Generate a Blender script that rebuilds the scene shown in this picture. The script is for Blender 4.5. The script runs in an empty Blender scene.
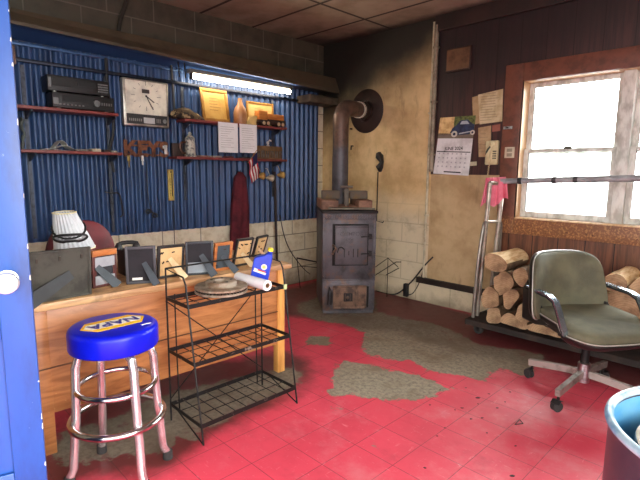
import bpy, bmesh, math, random
import numpy as np
from mathutils import Vector, Matrix
random.seed(7)
PI = math.pi
SC = bpy.context.scene
COL = SC.collection

# ------------------------------------------------------------------ camera
CAM = Vector((4.1198, -4.0978, 1.33))
RIGHT = Vector((0.7014159, 0.7127024, 0.0084209))
UP = Vector((-0.1085586, 0.0951478, 0.9895261))
FWD = Vector((-0.7044364, 0.6949836, -0.1441082))
FPX = 471.85
cd = bpy.data.cameras.new('camera')
cam = bpy.data.objects.new('camera', cd)
COL.objects.link(cam)
cam.matrix_world = Matrix(((RIGHT.x, UP.x, -FWD.x, CAM.x), (RIGHT.y, UP.y, -FWD.y, CAM.y),
                           (RIGHT.z, UP.z, -FWD.z, CAM.z), (0, 0, 0, 1)))
cd.sensor_width = 36
cd.lens = FPX / 640 * 36
cd.clip_start = 0.02
SC.camera = cam

# measuring helpers: where a sight line through the photo meets a plane of the room
def _ray(px, py):
    return FWD + RIGHT * ((px - 320) / FPX) + UP * ((240 - py) / FPX)
def LX(px, py, x=0.0):
    d = _ray(px, py); return CAM + d * ((x - CAM.x) / d.x)
def RY(px, py, dist=0.0):
    d = _ray(px, py); return CAM + d * ((-dist - CAM.y) / d.y)
def FZ(px, py, z=0.0):
    d = _ray(px, py); return CAM + d * ((z - CAM.z) / d.z)

# ------------------------------------------------------------------ materials
def lin(c):
    c /= 255.0
    return c / 12.92 if c <= 0.04045 else ((c + 0.055) / 1.055) ** 2.4
def rgb(r, g, b):
    return (lin(r), lin(g), lin(b), 1)
class NT:
    def __init__(s, mat):
        mat.use_nodes = True
        s.t = mat.node_tree; s.n = s.t.nodes; s.l = s.t.links
        s.b = s.n.get('Principled BSDF')
    def new(s, typ, **kw):
        nd = s.n.new(typ)
        for k, v in kw.items(): setattr(nd, k, v)
        return nd
    def put(s, sock, v):
        if isinstance(v, bpy.types.NodeSocket): s.l.new(v, sock)
        else: sock.default_value = v
    def math(s, op, a, b=None, c=None, clamp=False):
        nd = s.new('ShaderNodeMath', operation=op, use_clamp=clamp)
        s.put(nd.inputs[0], a)
        if b is not None: s.put(nd.inputs[1], b)
        if c is not None: s.put(nd.inputs[2], c)
        return nd.outputs[0]
    def mix(s, f, a, b, blend='MIX'):
        nd = s.new('ShaderNodeMix', data_type='RGBA', blend_type=blend)
        s.put(nd.inputs[0], f); s.put(nd.inputs[6], a); s.put(nd.inputs[7], b)
        return nd.outputs[2]
    def coord(s):
        return s.new('ShaderNodeTexCoord').outputs['Object']
    def pos(s):
        return s.new('ShaderNodeNewGeometry').outputs['Position']
    def mapping(s, v, scale=(1, 1, 1), loc=(0, 0, 0), rot=(0, 0, 0)):
        m = s.new('ShaderNodeMapping')
        s.l.new(v, m.inputs[0]); m.inputs[1].default_value = loc; m.inputs[2].default_value = rot; m.inputs[3].default_value = scale
        return m.outputs[0]
    def noise(s, v, scale, detail=4, rough=0.6, dist=0.0):
        nd = s.new('ShaderNodeTexNoise')
        s.l.new(v, nd.inputs['Vector'])
        nd.inputs['Scale'].default_value = scale; nd.inputs['Detail'].default_value = detail
        nd.inputs['Roughness'].default_value = rough; nd.inputs['Distortion'].default_value = dist
        return nd.outputs['Fac']
    def ramp(s, f, a, b):
        nd = s.new('ShaderNodeMapRange', interpolation_type='SMOOTHSTEP')
        s.put(nd.inputs[0], f); nd.inputs[1].default_value = a; nd.inputs[2].default_value = b
        return nd.outputs[0]
    def bump(s, h, strength=0.3, dist=0.01):
        nd = s.new('ShaderNodeBump')
        nd.inputs['Strength'].default_value = strength; nd.inputs['Distance'].default_value = dist
        s.l.new(h, nd.inputs['Height']); s.l.new(nd.outputs[0], s.b.inputs['Normal'])
    def sep(s, v):
        nd = s.new('ShaderNodeSeparateXYZ'); s.l.new(v, nd.inputs[0]); return nd.outputs
    def comb(s, x, y, z=0.0):
        nd = s.new('ShaderNodeCombineXYZ')
        s.put(nd.inputs[0], x); s.put(nd.inputs[1], y); s.put(nd.inputs[2], z); return nd.outputs[0]
    def brick(s, v, w, h, mortar, off=0.5):
        nd = s.new('ShaderNodeTexBrick', offset=off)
        s.l.new(v, nd.inputs['Vector'])
        nd.inputs['Scale'].default_value = 1; nd.inputs['Mortar Size'].default_value = mortar
        nd.inputs['Mortar Smooth'].default_value = 0.3
        nd.inputs['Brick Width'].default_value = w; nd.inputs['Row Height'].default_value = h
        return nd
def newmat(name):
    m = bpy.data.materials.new(name); return m, NT(m)
MATS = {}
def mat(name, c, rough=0.6, metal=0.0, c2=None, scale=8.0, lo=0.4, hi=0.65, bump=0.0, stretch=(1, 1, 1), spec=0.5, coat=0.0):
    """plain procedural material: two colours mixed by noise"""
    if name in MATS: return MATS[name]
    m, t = newmat(name)
    b = t.b
    b.inputs['Roughness'].default_value = rough; b.inputs['Metallic'].default_value = metal
    b.inputs['Specular IOR Level'].default_value = spec
    b.inputs['Coat Weight'].default_value = coat
    v = t.mapping(t.coord(), stretch)
    n = t.noise(v, scale, 5)
    if c2 is None:
        c2 = tuple(x * 0.72 for x in c[:3]) + (1,)
    t.l.new(t.mix(t.ramp(n, lo, hi), c, c2), b.inputs['Base Color'])
    if bump: t.bump(n, bump)
    MATS[name] = m
    return m

# ------------------------------------------------------------------ mesh builder
ORG = {}
class MB:
    def __init__(s, M=None):
        s.bm = bmesh.new(); s.M = M or Matrix.Identity(4)
    def _v(s, p): return s.bm.verts.new(s.M @ Vector(p))
    def _add(s, verts, faces, mi=0):
        vs = [s._v(p) for p in verts]
        for f in faces:
            try:
                fc = s.bm.faces.new([vs[i] for i in f]); fc.material_index = mi
            except ValueError: pass
        return s
    def box(s, c, d, rot=None, bev=0.0, mi=0, taper=1.0):
        t = bmesh.new()
        bmesh.ops.create_cube(t, size=1.0)
        for v in t.verts:
            k = taper if v.co.z > 0 else 1.0
            v.co = Vector((v.co.x * d[0] * k, v.co.y * d[1] * k, v.co.z * d[2]))
        if bev: bmesh.ops.bevel(t, geom=list(t.edges), offset=bev, segments=2, profile=0.5, affect='EDGES')
        R = rot if rot is not None else Matrix.Identity(4)
        if len(R) == 3: R = R.to_4x4()
        t.verts.index_update()
        s._add([Vector(c) + (R @ v.co) for v in t.verts], [[v.index for v in f.verts] for f in t.faces], mi)
        t.free(); return s
    def bb(s, x0, x1, y0, y1, z0, z1, bev=0.0, mi=0):
        return s.box(((x0 + x1) / 2, (y0 + y1) / 2, (z0 + z1) / 2), (abs(x1 - x0), abs(y1 - y0), abs(z1 - z0)), None, bev, mi)
    def sweep(s, pts, sec, mi=0, closed=False, up=None, scales=None):
        """sweep a closed section (list of (a,b)) along a polyline"""
        P = [Vector(p) for p in pts]; n = len(P)
        T = []
        for i in range(n):
            if closed: d = P[(i + 1) % n] - P[i - 1]
            else: d = P[min(i + 1, n - 1)] - P[max(i - 1, 0)]
            T.append(d.normalized() if d.length > 1e-9 else Vector((0, 0, 1)))
        u = Vector(up) if up is not None else (Vector((0, 0, 1)) if abs(T[0].z) < 0.9 else Vector((1, 0, 0)))
        rings = []; m = len(sec)
        a = None
        for i in range(n):
            if up is not None or a is None: a = u - T[i] * u.dot(T[i])
            else: a = a - T[i] * a.dot(T[i])
            if a.length < 1e-6: a = T[i].orthogonal()
            a.normalize(); b = T[i].cross(a)
            k = scales[i] if scales else 1.0
            # mitre the corners
            if 0 < i < n - 1 and not closed:
                c = (P[i + 1] - P[i]).normalized().dot((P[i] - P[i - 1]).normalized())
                mt = 1 / max(0.5, math.sqrt(max(0.01, (1 + c) / 2)))
            else: mt = 1
            rings.append([s._v(P[i] + a * (q[0] * k) + b * (q[1] * k * (mt if False else 1))) for q in sec])
        rng = range(n if closed else n - 1)
        for i in rng:
            r0, r1 = rings[i], rings[(i + 1) % n]
            for j in range(m):
                f = s.bm.faces.new((r0[j], r0[(j + 1) % m], r1[(j + 1) % m], r1[j])); f.material_index = mi
        if not closed:
            f = s.bm.faces.new(list(reversed(rings[0]))); f.material_index = mi
            f = s.bm.faces.new(rings[-1]); f.material_index = mi
        return s
    def tube(s, pts, r, seg=10, mi=0, closed=False, scales=None):
        sec = [(r * math.cos(2 * PI * k / seg), r * math.sin(2 * PI * k / seg)) for k in range(seg)]
        return s.sweep(pts, sec, mi, closed, None, scales)
    def flat(s, pts, w, t, up, mi=0, closed=False):
        sec = [(t / 2, w / 2), (-t / 2, w / 2), (-t / 2, -w / 2), (t / 2, -w / 2)]
        return s.sweep(pts, sec, mi, closed, up)
    def cyl(s, p0, p1, r0, r1=None, seg=20, mi=0):
        r1 = r0 if r1 is None else r1
        p0, p1 = Vector(p0), Vector(p1)
        return s.sweep([p0, p1], [(math.cos(2 * PI * k / seg), math.sin(2 * PI * k / seg)) for k in range(seg)], mi, False, None, [r0, r1])
    def lathe(s, prof, c=(0, 0, 0), M=None, seg=32, mi=0, cap=True):
        """profile [(r, h)] turned about local z at c"""
        R = M or Matrix.Identity(3); c = Vector(c)
        rings = []
        for r, h in prof:
            if r < 1e-5: rings.append([s._v(c + R @ Vector((0, 0, h)))])
            else: rings.append([s._v(c + R @ Vector((r * math.cos(2 * PI * k / seg), r * math.sin(2 * PI * k / seg), h))) for k in range(seg)])
        for a, b in zip(rings, rings[1:]):
            for k in range(seg):
                k2 = (k + 1) % seg
                if len(a) == 1 and len(b) == 1: continue
                if len(a) == 1: vs = (a[0], b[k2], b[k])
                elif len(b) == 1: vs = (a[k], a[k2], b[0])
                else: vs = (a[k], a[k2], b[k2], b[k])
                f = s.bm.faces.new(vs); f.material_index = mi
        if cap:
            if len(rings[0]) > 1: f = s.bm.faces.new(list(reversed(rings[0]))); f.material_index = mi
            if len(rings[-1]) > 1: f = s.bm.faces.new(rings[-1]); f.material_index = mi
        return s
    def prism(s, poly, o, ax, ay, depth, mi=0):
        """polygon in the plane o + a*ax + b*ay, thickened along ax x ay"""
        o, ax, ay = Vector(o), Vector(ax).normalized(), Vector(ay).normalized()
        n = ax.cross(ay); k = len(poly)
        vs = [o + ax * a + ay * b for a, b in poly] + [o + ax * a + ay * b + n * depth for a, b in poly]
        fs = [list(range(k))[::-1], list(range(k, 2 * k))] + [[i, (i + 1) % k, (i + 1) % k + k, i + k] for i in range(k)]
        return s._add(vs, fs, mi)
    def pad(s, outline, prof, fn, mi=0):
        """pillow: closed 2-D outline, prof = [(scale, height)] rings from outside to middle, fn maps (a,b,h) to 3-D"""
        cx = sum(p[0] for p in outline) / len(outline); cy = sum(p[1] for p in outline) / len(outline)
        rings = []
        for k, h in prof:
            rings.append([s._v(fn(cx + (a - cx) * k, cy + (b - cy) * k, h)) for a, b in outline])
        m = len(outline)
        for a, b in zip(rings, rings[1:]):
            for j in range(m):
                f = s.bm.faces.new((a[j], a[(j + 1) % m], b[(j + 1) % m], b[j])); f.material_index = mi
        c0 = s._v(fn(cx, cy, prof[0][1])); c1 = s._v(fn(cx, cy, prof[-1][1]))
        for j in range(m):
            f = s.bm.faces.new((rings[0][(j + 1) % m], rings[0][j], c0)); f.material_index = mi
            f = s.bm.faces.new((rings[-1][j], rings[-1][(j + 1) % m], c1)); f.material_index = mi
        return s
    def ball(s, c, r, mi=0, seg=16):
        t = bmesh.new(); bmesh.ops.create_uvsphere(t, u_segments=seg, v_segments=seg // 2, radius=1)
        t.verts.index_update()
        rr = r if isinstance(r, (tuple, list)) else (r, r, r)
        s._add([Vector(c) + Vector((v.co.x * rr[0], v.co.y * rr[1], v.co.z * rr[2])) for v in t.verts], [[v.index for v in f.verts] for f in t.faces], mi)
        t.free(); return s
    def text(s, body, size, o, ax, ay, depth=0.002, mi=0, bold=0.0):
        cu = bpy.data.curves.new('lettering', 'FONT')
        cu.body = body; cu.size = size; cu.extrude = depth / 2; cu.align_x = 'CENTER'; cu.align_y = 'CENTER'; cu.offset = bold; cu.resolution_u = 3
        ob = bpy.data.objects.new('lettering', cu); COL.objects.link(ob)
        me = bpy.data.meshes.new_from_object(ob.evaluated_get(bpy.context.evaluated_depsgraph_get()))
        o, ax, ay = Vector(o), Vector(ax).normalized(), Vector(ay).normalized(); n = ax.cross(ay)
        s._add([o + ax * v.co.x + ay * v.co.y + n * (v.co.z + depth / 2) for v in me.vertices], [list(p.vertices) for p in me.polygons], mi)
        bpy.data.objects.remove(ob); bpy.data.curves.remove(cu); bpy.data.meshes.remove(me)
        return s
    def jitter(s, amt, freq=9.0, seed=0.0):
        from mathutils import noise
        for v in s.bm.verts:
            v.co += Vector(noise.noise_vector(v.co * freq + Vector((seed, seed * 1.7, seed * 2.3)))) * amt
        return s
    def build(s, name, mats, parent=None, smooth=True, angle=0.6, origin=None):
        bmesh.ops.remove_doubles(s.bm, verts=s.bm.verts, dist=1e-6)
        bmesh.ops.recalc_face_normals(s.bm, faces=s.bm.faces)
        if not isinstance(mats, (list, tuple)): mats = [mats]
        if parent is not None: o = ORG[parent.name]
        elif origin is not None: o = Vector(origin)
        else:
            xs = [v.co for v in s.bm.verts]
            lo = [min(v[i] for v in xs) for i in range(3)]; hi = [max(v[i] for v in xs) for i in range(3)]
            o = Vector(((lo[0] + hi[0]) / 2, (lo[1] + hi[1]) / 2, lo[2]))
        for v in s.bm.verts: v.co -= o
        me = bpy.data.meshes.new(name); s.bm.to_mesh(me); s.bm.free()
        for m in mats: me.materials.append(m)
        if smooth:
            me.shade_smooth(); me.set_sharp_from_angle(angle=angle)
        ob = bpy.data.objects.new(name, me); COL.objects.link(ob)
        if parent is not None: ob.parent = parent
        else: ob.location = o
        ORG[ob.name] = o
        return ob

def thing(name, label, cat, loc, group=None):
    o = bpy.data.objects.new(name, None); COL.objects.link(o)
    o.empty_display_size = 0.1; o.location = loc
    ORG[o.name] = Vector(loc)
    return tag(o, label, cat, group)
def tag(o, label, cat, group=None):
    o['label'] = label; o['category'] = cat
    if group: o['group'] = group
    return o
def struct(o):
    o['kind'] = 'structure'; return o
def rotz(a): return Matrix.Rotation(a, 4, 'Z')
def at(loc, a=0.0): return Matrix.Translation(Vector(loc)) @ rotz(a)

# common materials
black_metal = mat('black_metal', rgb(26, 26, 27), 0.5, 0.6, rgb(52, 46, 42), 30, 0.45, 0.7)
black_plastic = mat('black_plastic', rgb(22, 22, 24), 0.45, 0, rgb(34, 34, 36), 20)
chrome = mat('chrome', rgb(205, 205, 208), 0.16, 1.0, rgb(150, 140, 138), 14, 0.5, 0.75)
alu = mat('brushed_aluminium', rgb(196, 200, 205), 0.3, 1.0, rgb(150, 152, 155), 30)
rubber = mat('rubber', rgb(48, 46, 46), 0.8)
white_paper = mat('white_paper', rgb(226, 226, 220), 0.8, 0, rgb(205, 205, 198), 12)
old_paper = mat('old_paper', rgb(205, 190, 155), 0.85, 0, rgb(175, 156, 118), 9)

# ================================================================== THE ROOM
H = 2.782           # ceiling height
# ---- floor: nine-inch red tiles, worn through to bare concrete in places
def px_poly(pts): return [tuple(FZ(x, y, 0).xy) for x, y in pts]
BARE = [px_poly(p) for p in (
    [(337.6, 364), (343, 360), (372.8, 365.6), (420.6, 375.5), (440, 384), (451.5, 389.5), (440, 393.7), (426, 399.4), (387, 400.2), (350, 395), (330.6, 395), (322, 392), (332, 388), (333.4, 377)],
    [(311, 334.7), (330.6, 337.5), (332, 346), (316.6, 344.5), (304, 346.5), (306.7, 337.5)],
    [(296, 312), (322, 322), (345, 324), (365, 333), (361.6, 343), (364.4, 354.4), (401, 361.4), (412, 360), (429, 371), (442.5, 372.5), (461, 376.7), (482, 380.8), (492.5, 376.7), (490.4, 372.5), (501, 369.4), (513, 372.5), (523.8, 376.7), (532, 370), (548, 356), (520, 350), (480, 345), (455, 331), (430, 322), (400, 318), (378, 312), (376, 298), (320, 296), (300, 303)],
    [(50, 452), (62, 432), (110, 420), (150, 398), (284, 366), (302, 371), (300, 380), (285, 392), (262, 400), (240, 410), (222, 424), (205, 428), (196, 440), (180, 438), (165, 452), (140, 455), (110, 459), (60, 466)],
    [(333, 407), (339, 405), (341, 409), (336, 411)],
    [(234, 432), (240, 430), (243, 433), (238, 435)],
    [(372, 446), (377, 444), (376, 448)],
)]
GRIME_SHADE = [px_poly(p) for p in (  # real grime by wall and stove, plus shade painted under cart and chair
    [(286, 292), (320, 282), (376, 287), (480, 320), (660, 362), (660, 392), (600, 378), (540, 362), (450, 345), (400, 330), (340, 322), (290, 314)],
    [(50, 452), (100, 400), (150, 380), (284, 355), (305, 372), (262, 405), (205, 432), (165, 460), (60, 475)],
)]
def sdist(P, poly):
    d = np.full(len(P), 1e9); inside = np.zeros(len(P), bool)
    n = len(poly)
    for i in range(n):
        a = np.array(poly[i]); b = np.array(poly[(i + 1) % n]); e = b - a
        w = P - a; t = np.clip((w @ e) / (e @ e + 1e-12), 0, 1)
        d = np.minimum(d, np.hypot(*(w - t[:, None] * e).T))
        c = (a[1] > P[:, 1]) != (b[1] > P[:, 1])
        xi = a[0] + (P[:, 1] - a[1]) * e[0] / (e[1] if abs(e[1]) > 1e-12 else 1e-12)
        inside ^= c & (P[:, 0] < xi)
    return np.where(inside, d, -d)
N = 225
gx = np.linspace(0, 5.6, N); gy = np.linspace(-5.6, 0, N)
P2 = np.array([(x, y) for y in gy for x in gx])
fm = bpy.data.meshes.new('floor')
fm.from_pydata([(x, y, 0) for x, y in P2], [], [(j * N + i, j * N + i + 1, (j + 1) * N + i + 1, (j + 1) * N + i) for j in range(N - 1) for i in range(N - 1)])
bare = np.max([sdist(P2, p) for p in BARE], axis=0)
grime_shade = np.max([sdist(P2, p) for p in GRIME_SHADE], axis=0)
fm.attributes.new('bare', 'FLOAT', 'POINT').data.foreach_set('value', np.clip(bare, -.5, .5).astype(np.float32))
fm.attributes.new('grime_shade', 'FLOAT', 'POINT').data.foreach_set('value', np.clip(grime_shade, -1, 1).astype(np.float32))
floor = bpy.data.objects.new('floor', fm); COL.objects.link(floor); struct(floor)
m, t = newmat('red_floor_tile')
v = t.pos()
def attr(name):
    a = t.new('ShaderNodeAttribute'); a.attribute_name = name; return a.outputs['Fac']
tile = 0.2286
br = t.brick(t.mapping(v, (1, 1, 1), (-(2.714 % tile) + tile * 40, 2.228 % tile + tile * 40, 0)), tile, tile, 0.0016, 0.0)
br.inputs['Color1'].default_value = rgb(220, 72, 94); br.inputs['Color2'].default_value = rgb(215, 68, 90); br.inputs['Mortar'].default_value = rgb(120, 34, 46)
red = br.outputs['Color']
n1 = t.noise(v, 3.0, 5)
red = t.mix(t.math('MULTIPLY', t.ramp(n1, .42, .75), .35), red, rgb(172, 40, 60))
# pale scuffs that run with the tile
sc = t.noise(t.mapping(v, (9, 46, 1), rot=(0, 0, .6)), 1.0, 3, .7)
sc2 = t.noise(t.mapping(v, (50, 10, 1), rot=(0, 0, .3)), 1.0, 3, .7)
scf = t.math('MULTIPLY', t.ramp(t.math('MAXIMUM', sc, sc2), .62, .76), .5)
red = t.mix(scf, red, rgb(232, 150, 158))
wn = t.math('ADD', t.noise(v, 2.6, 7, .72), t.math('MULTIPLY', t.ramp(t.sep(v)[0], 2.0, 3.4), .13))
red = t.mix(t.math('MULTIPLY', t.ramp(wn, .56, .78), .36), red, rgb(216, 150, 156))
fs = t.noise(t.mapping(v, (16, 90, 1), rot=(0, 0, .9)), 1.0, 4, .75)
red = t.mix(t.math('MULTIPLY', t.ramp(fs, .64, .72), .45), red, rgb(240, 196, 200))
# black specks and chips
sp = t.ramp(t.noise(v, 22, 3, .6), .71, .75)
red = t.mix(t.math('MULTIPLY', sp, .55), red, rgb(70, 30, 34))
g = t.math('ADD', t.ramp(attr('grime_shade'), -.22, .12), t.math('MULTIPLY', t.math('SUBTRACT', t.noise(v, 3.5, 6, .65), .5), 1.3))
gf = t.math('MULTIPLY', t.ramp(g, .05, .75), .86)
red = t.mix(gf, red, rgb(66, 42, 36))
con = t.mix(t.ramp(t.noise(v, 34, 6, .75), .38, .66), rgb(156, 146, 126), rgb(116, 108, 94))
con = t.mix(t.ramp(t.noise(v, 4, 4), .45, .7), con, rgb(126, 112, 92))
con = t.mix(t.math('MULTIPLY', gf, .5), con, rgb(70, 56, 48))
edge = t.math('ADD', attr('bare'), t.math('MULTIPLY', t.math('SUBTRACT', t.noise(v, 12, 8, .75), .5), .27))
bf = t.ramp(edge, -.006, .012)
# traces of red film left on the concrete
tr = t.ramp(t.noise(v, 7, 6, .7), .56, .68)
bf2 = t.math('MULTIPLY', bf, t.math('SUBTRACT', 1.0, t.math('MULTIPLY', tr, t.math('MULTIPLY', t.ramp(attr('grime_shade'), -.1, .1), .55))))
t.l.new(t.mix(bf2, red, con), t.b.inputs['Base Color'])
t.put(t.b.inputs['Roughness'], t.math('ADD', t.math('MULTIPLY', bf, .4), t.math('ADD', .36, t.math('MULTIPLY', t.noise(v, 14, 4), .22))))
t.bump(t.math('ADD', t.math('MULTIPLY', bf, -.5), t.math('ADD', t.math('MULTIPLY', br.outputs['Fac'], -.4), t.math('MULTIPLY', t.noise(v, 40, 4), .3))), .35, .004)
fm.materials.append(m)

# ---- left wall: painted block, cream below, brown-grey above
m, t = newmat('painted_block')
v = t.pos(); x, y, z = t.sep(v)
br = t.brick(t.comb(t.math('ADD', y, 8.09), t.math('ADD', z, 0.0), 0), .4, .2, .006)
up_c = t.mix(t.ramp(t.noise(v, 5, 4), .4, .7), rgb(80, 73, 60), rgb(62, 57, 47))
lo_c = t.mix(t.ramp(t.noise(v, 6, 5, .7), .42, .72), rgb(240, 234, 210), rgb(206, 194, 160))
lo_c = t.mix(t.math('MULTIPLY', t.ramp(t.math('ADD', z, t.math('MULTIPLY', t.noise(v, 5, 5), .3)), .42, .12), .7), lo_c, rgb(86, 74, 58))
c = t.mix(t.ramp(z, 2.2, 2.22), lo_c, up_c)
joint = t.mix(t.ramp(z, 2.2, 2.22), rgb(120, 108, 82), rgb(112, 107, 94))
t.l.new(t.mix(t.math('MULTIPLY', br.outputs['Fac'], .75), c, joint), t.b.inputs['Base Color'])
t.b.inputs['Roughness'].default_value = .62
t.bump(t.math('ADD', t.math('MULTIPLY', br.outputs['Fac'], -1.0), t.math('MULTIPLY', t.noise(v, 60, 3), .15)), .5, .006)
block_mat = m
w = MB().bb(-.2, 0, -5.6, 0.2, 0, H).build('wall_left', block_mat, smooth=False); struct(w)

# ---- right wall: smoke-stained plaster over block, with the window opening
WX0, WX1, WZ0, WZ1 = 2.38, 3.93, .935, 2.10
m, t = newmat('stained_plaster')
v = t.pos(); x, y, z = t.sep(v)
base = t.mix(t.ramp(t.noise(v, 2.2, 6, .65), .38, .68), rgb(224, 196, 146), rgb(188, 156, 108))
base = t.mix(t.ramp(t.noise(t.mapping(v, (1, 1, .35)), 5, 6, .7), .55, .75), base, rgb(160, 132, 94))
low = t.ramp(t.math('ADD', z, t.math('MULTIPLY', t.noise(v, 4, 4), .35)), 1.35, .95)
base = t.mix(t.math('MULTIPLY', low, .75), base, rgb(214, 204, 178))
br = t.brick(t.comb(t.math('ADD', x, 8.0), z, 0), .4, .2, .007)
base = t.mix(t.math('MULTIPLY', t.math('MULTIPLY', br.outputs['Fac'], low), .34), base, rgb(128, 112, 88))
base = t.mix(t.math('MULTIPLY', t.math('MULTIPLY', t.ramp(t.noise(v, 4.5, 7, .75), .5, .68), low), .5), base, rgb(150, 138, 112))
# soot that the leaking stove pipe has laid on the wall
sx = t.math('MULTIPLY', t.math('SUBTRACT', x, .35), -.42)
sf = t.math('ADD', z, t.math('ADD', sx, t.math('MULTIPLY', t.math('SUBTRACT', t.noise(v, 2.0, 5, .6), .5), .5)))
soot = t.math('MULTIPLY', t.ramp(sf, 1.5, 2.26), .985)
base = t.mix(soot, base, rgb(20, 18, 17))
crack = t.ramp(t.noise(t.mapping(v, (1, 1, 2.2)), 9, 8, .8), .67, .7)
base = t.mix(t.math('MULTIPLY', crack, .45), base, rgb(94, 76, 56))
dirt = t.ramp(t.math('ADD', z, t.math('MULTIPLY', t.noise(v, 6, 5), .25)), .26, .1)
base = t.mix(t.math('MULTIPLY', dirt, .6), base, rgb(84, 70, 56))
t.l.new(base, t.b.inputs['Base Color']); t.b.inputs['Roughness'].default_value = .7
t.bump(t.math('ADD', t.math('MULTIPLY', t.math('MULTIPLY', br.outputs['Fac'], low), -.8), t.math('MULTIPLY', t.noise(v, 16, 6, .7), .5)), .3, .008)
plaster = m
wr = MB()
wr.bb(-.2, WX0, 0, .2, 0, H).bb(WX1, 5.6, 0, .2, 0, H).bb(WX0, WX1, 0, .2, 0, WZ0).bb(WX0, WX1, 0, .2, WZ1, H)
struct(wr.build('wall_right', plaster, smooth=False))

# ---- front wall stub that carries the open blue door (behind the left edge of the view)
struct(MB().bb(0, 2.14, -4.74, -4.62, 0, H).build('wall_front', block_mat, smooth=False))

struct(MB().bb(5.4, 5.5, -2.4, 0, 0, H).build('wall_light_block', mat('light_block_paint', rgb(150, 138, 116), .7, 0, rgb(128, 116, 96), 4), smooth=False))  # short unseen wall, added to cut side light on chair and floor
# ---- ceiling: dirty lay-in panels on a dark grid
m, t = newmat('ceiling_panel')
v = t.pos(); x, y, z = t.sep(v)
br = t.brick(t.mapping(v, (1, 1, 1), (-.99 + 12.0, .43 + 6.0, 0)), 1.2, .6, .016, 0.0)
br.inputs['Mortar Smooth'].default_value = .05
cc = t.mix(t.ramp(t.noise(v, 2.5, 5, .6), .38, .7), rgb(160, 150, 132), rgb(130, 120, 104))
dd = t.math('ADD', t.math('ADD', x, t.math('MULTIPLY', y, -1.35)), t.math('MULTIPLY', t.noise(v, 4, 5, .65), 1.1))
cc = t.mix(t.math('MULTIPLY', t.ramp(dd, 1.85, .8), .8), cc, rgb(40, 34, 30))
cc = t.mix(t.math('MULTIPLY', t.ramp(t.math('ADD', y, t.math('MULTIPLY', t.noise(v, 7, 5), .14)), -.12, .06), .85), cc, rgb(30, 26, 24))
t.l.new(t.mix(t.math('MULTIPLY', br.outputs['Fac'], .92), cc, rgb(40, 34, 30)), t.b.inputs['Base Color'])
t.b.inputs['Roughness'].default_value = .85
t.bump(t.math('ADD', t.math('MULTIPLY', br.outputs['Fac'], -1), t.math('MULTIPLY', t.noise(v, 90, 3), .25)), .3, .005)
struct(MB().bb(-.2, 6.2, -6.2, .2, H, H + .1).build('ceiling', m, smooth=False))  # carried on unseen past the floor to shade the upper walls

# ---- corrugated steel lining of the left wall (blue)
m, t = newmat('blue_corrugated_steel')
v = t.pos()
bc = t.mix(t.ramp(t.noise(t.mapping(v, (1, 4, .5)), 4, 5, .65), .4, .7), rgb(48, 78, 124), rgb(28, 48, 84))
bc = t.mix(t.math('MULTIPLY', t.ramp(t.noise(v, 14, 5, .7), .6, .75), .4), bc, rgb(84, 116, 160))
t.l.new(bc, t.b.inputs['Base Color']); t.b.inputs['Roughness'].default_value = .38; t.b.inputs['Metallic'].default_value = .15
corr = MB()
pitch = .072; y0, y1 = -3.9, -.085; nseg = int((y1 - y0) / pitch * 8)
pts = []
for i in range(nseg + 1):
    yy = y0 + (y1 - y0) * i / nseg
    ph = (yy / pitch) % 1
    sq = math.sin(2 * PI * ph)
    pts.append((.016 + .0125 * sq, yy))
vs = [(a, b, .768) for a, b in pts] + [(a, b, 2.25) for a, b in pts] + [(a - .004, b, .768) for a, b in pts] + [(a - .004, b, 2.25) for a, b in pts]
k = len(pts); fs = []
for i in range(k - 1):
    fs += [(i, i + 1, k + i + 1, k + i), (2 * k + i + 1, 2 * k + i, 3 * k + i, 3 * k + i + 1), (i + 1, i, 2 * k + i, 2 * k + i + 1), (k + i, k + i + 1, 3 * k + i + 1, 3 * k + i)]
corr._add(vs, fs)
struct(corr.build('trim_1', m, angle=1.0))

# ---- boxed header along the left wall: brown face, blue underside
m, t = newmat('header_paint')
v = t.pos(); nz = t.sep(t.new('ShaderNodeNewGeometry').outputs['Normal'])[2]
brown = t.mix(t.ramp(t.noise(v, 6, 4), .4, .7), rgb(84, 72, 56), rgb(66, 57, 45))
yy = t.sep(v)[1]
blue = t.mix(t.ramp(t.math('ADD', yy, t.math('MULTIPLY', t.noise(v, 6, 4), .3)), -.6, -.2), rgb(48, 84, 138), rgb(56, 50, 44))  # blue painted darker towards the corner, where less light reaches the underside
t.l.new(t.mix(t.ramp(nz, -.55, -.7), brown, blue), t.b.inputs['Base Color']); t.b.inputs['Roughness'].default_value = .5
hd = MB()
A = [(0, 2.43), (.19, 2.425), (.275, 2.335), (.275, 2.315), (.0, 2.262)]
B = [(0, 2.40), (.20, 2.395), (.262, 2.245), (.262, 2.215), (.0, 2.235)]
hd._add([(a, -3.95, b) for a, b in A] + [(a, -.0, b) for a, b in B], [[0, 1, 2, 3, 4], [9, 8, 7, 6, 5]] + [[i, (i + 1) % 5, (i + 1) % 5 + 5, i + 5] for i in range(5)])
struct(hd.build('trim_2', m, smooth=False))
m = mat('header_box_brown', rgb(98, 86, 70), .6, 0, rgb(70, 60, 50), 7)
struct(MB().bb(.03, .25, -.45, 0, 2.085, 2.165, .008).build('trim_3', m))
# dark steel rail in front of the corrugation
struct(MB().bb(.04, .06, -3.6, -.42, 2.098, 2.124, .003).build('trim_4', mat('dark_blue_rail', rgb(26, 34, 52), .4, .5)))
# head flashing edge
struct(MB().bb(.03, .045, -3.9, -1.85, 2.215, 2.235, .002).build('trim_5', mat('flashing_blue', rgb(70, 104, 150), .4, .4)))

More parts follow.
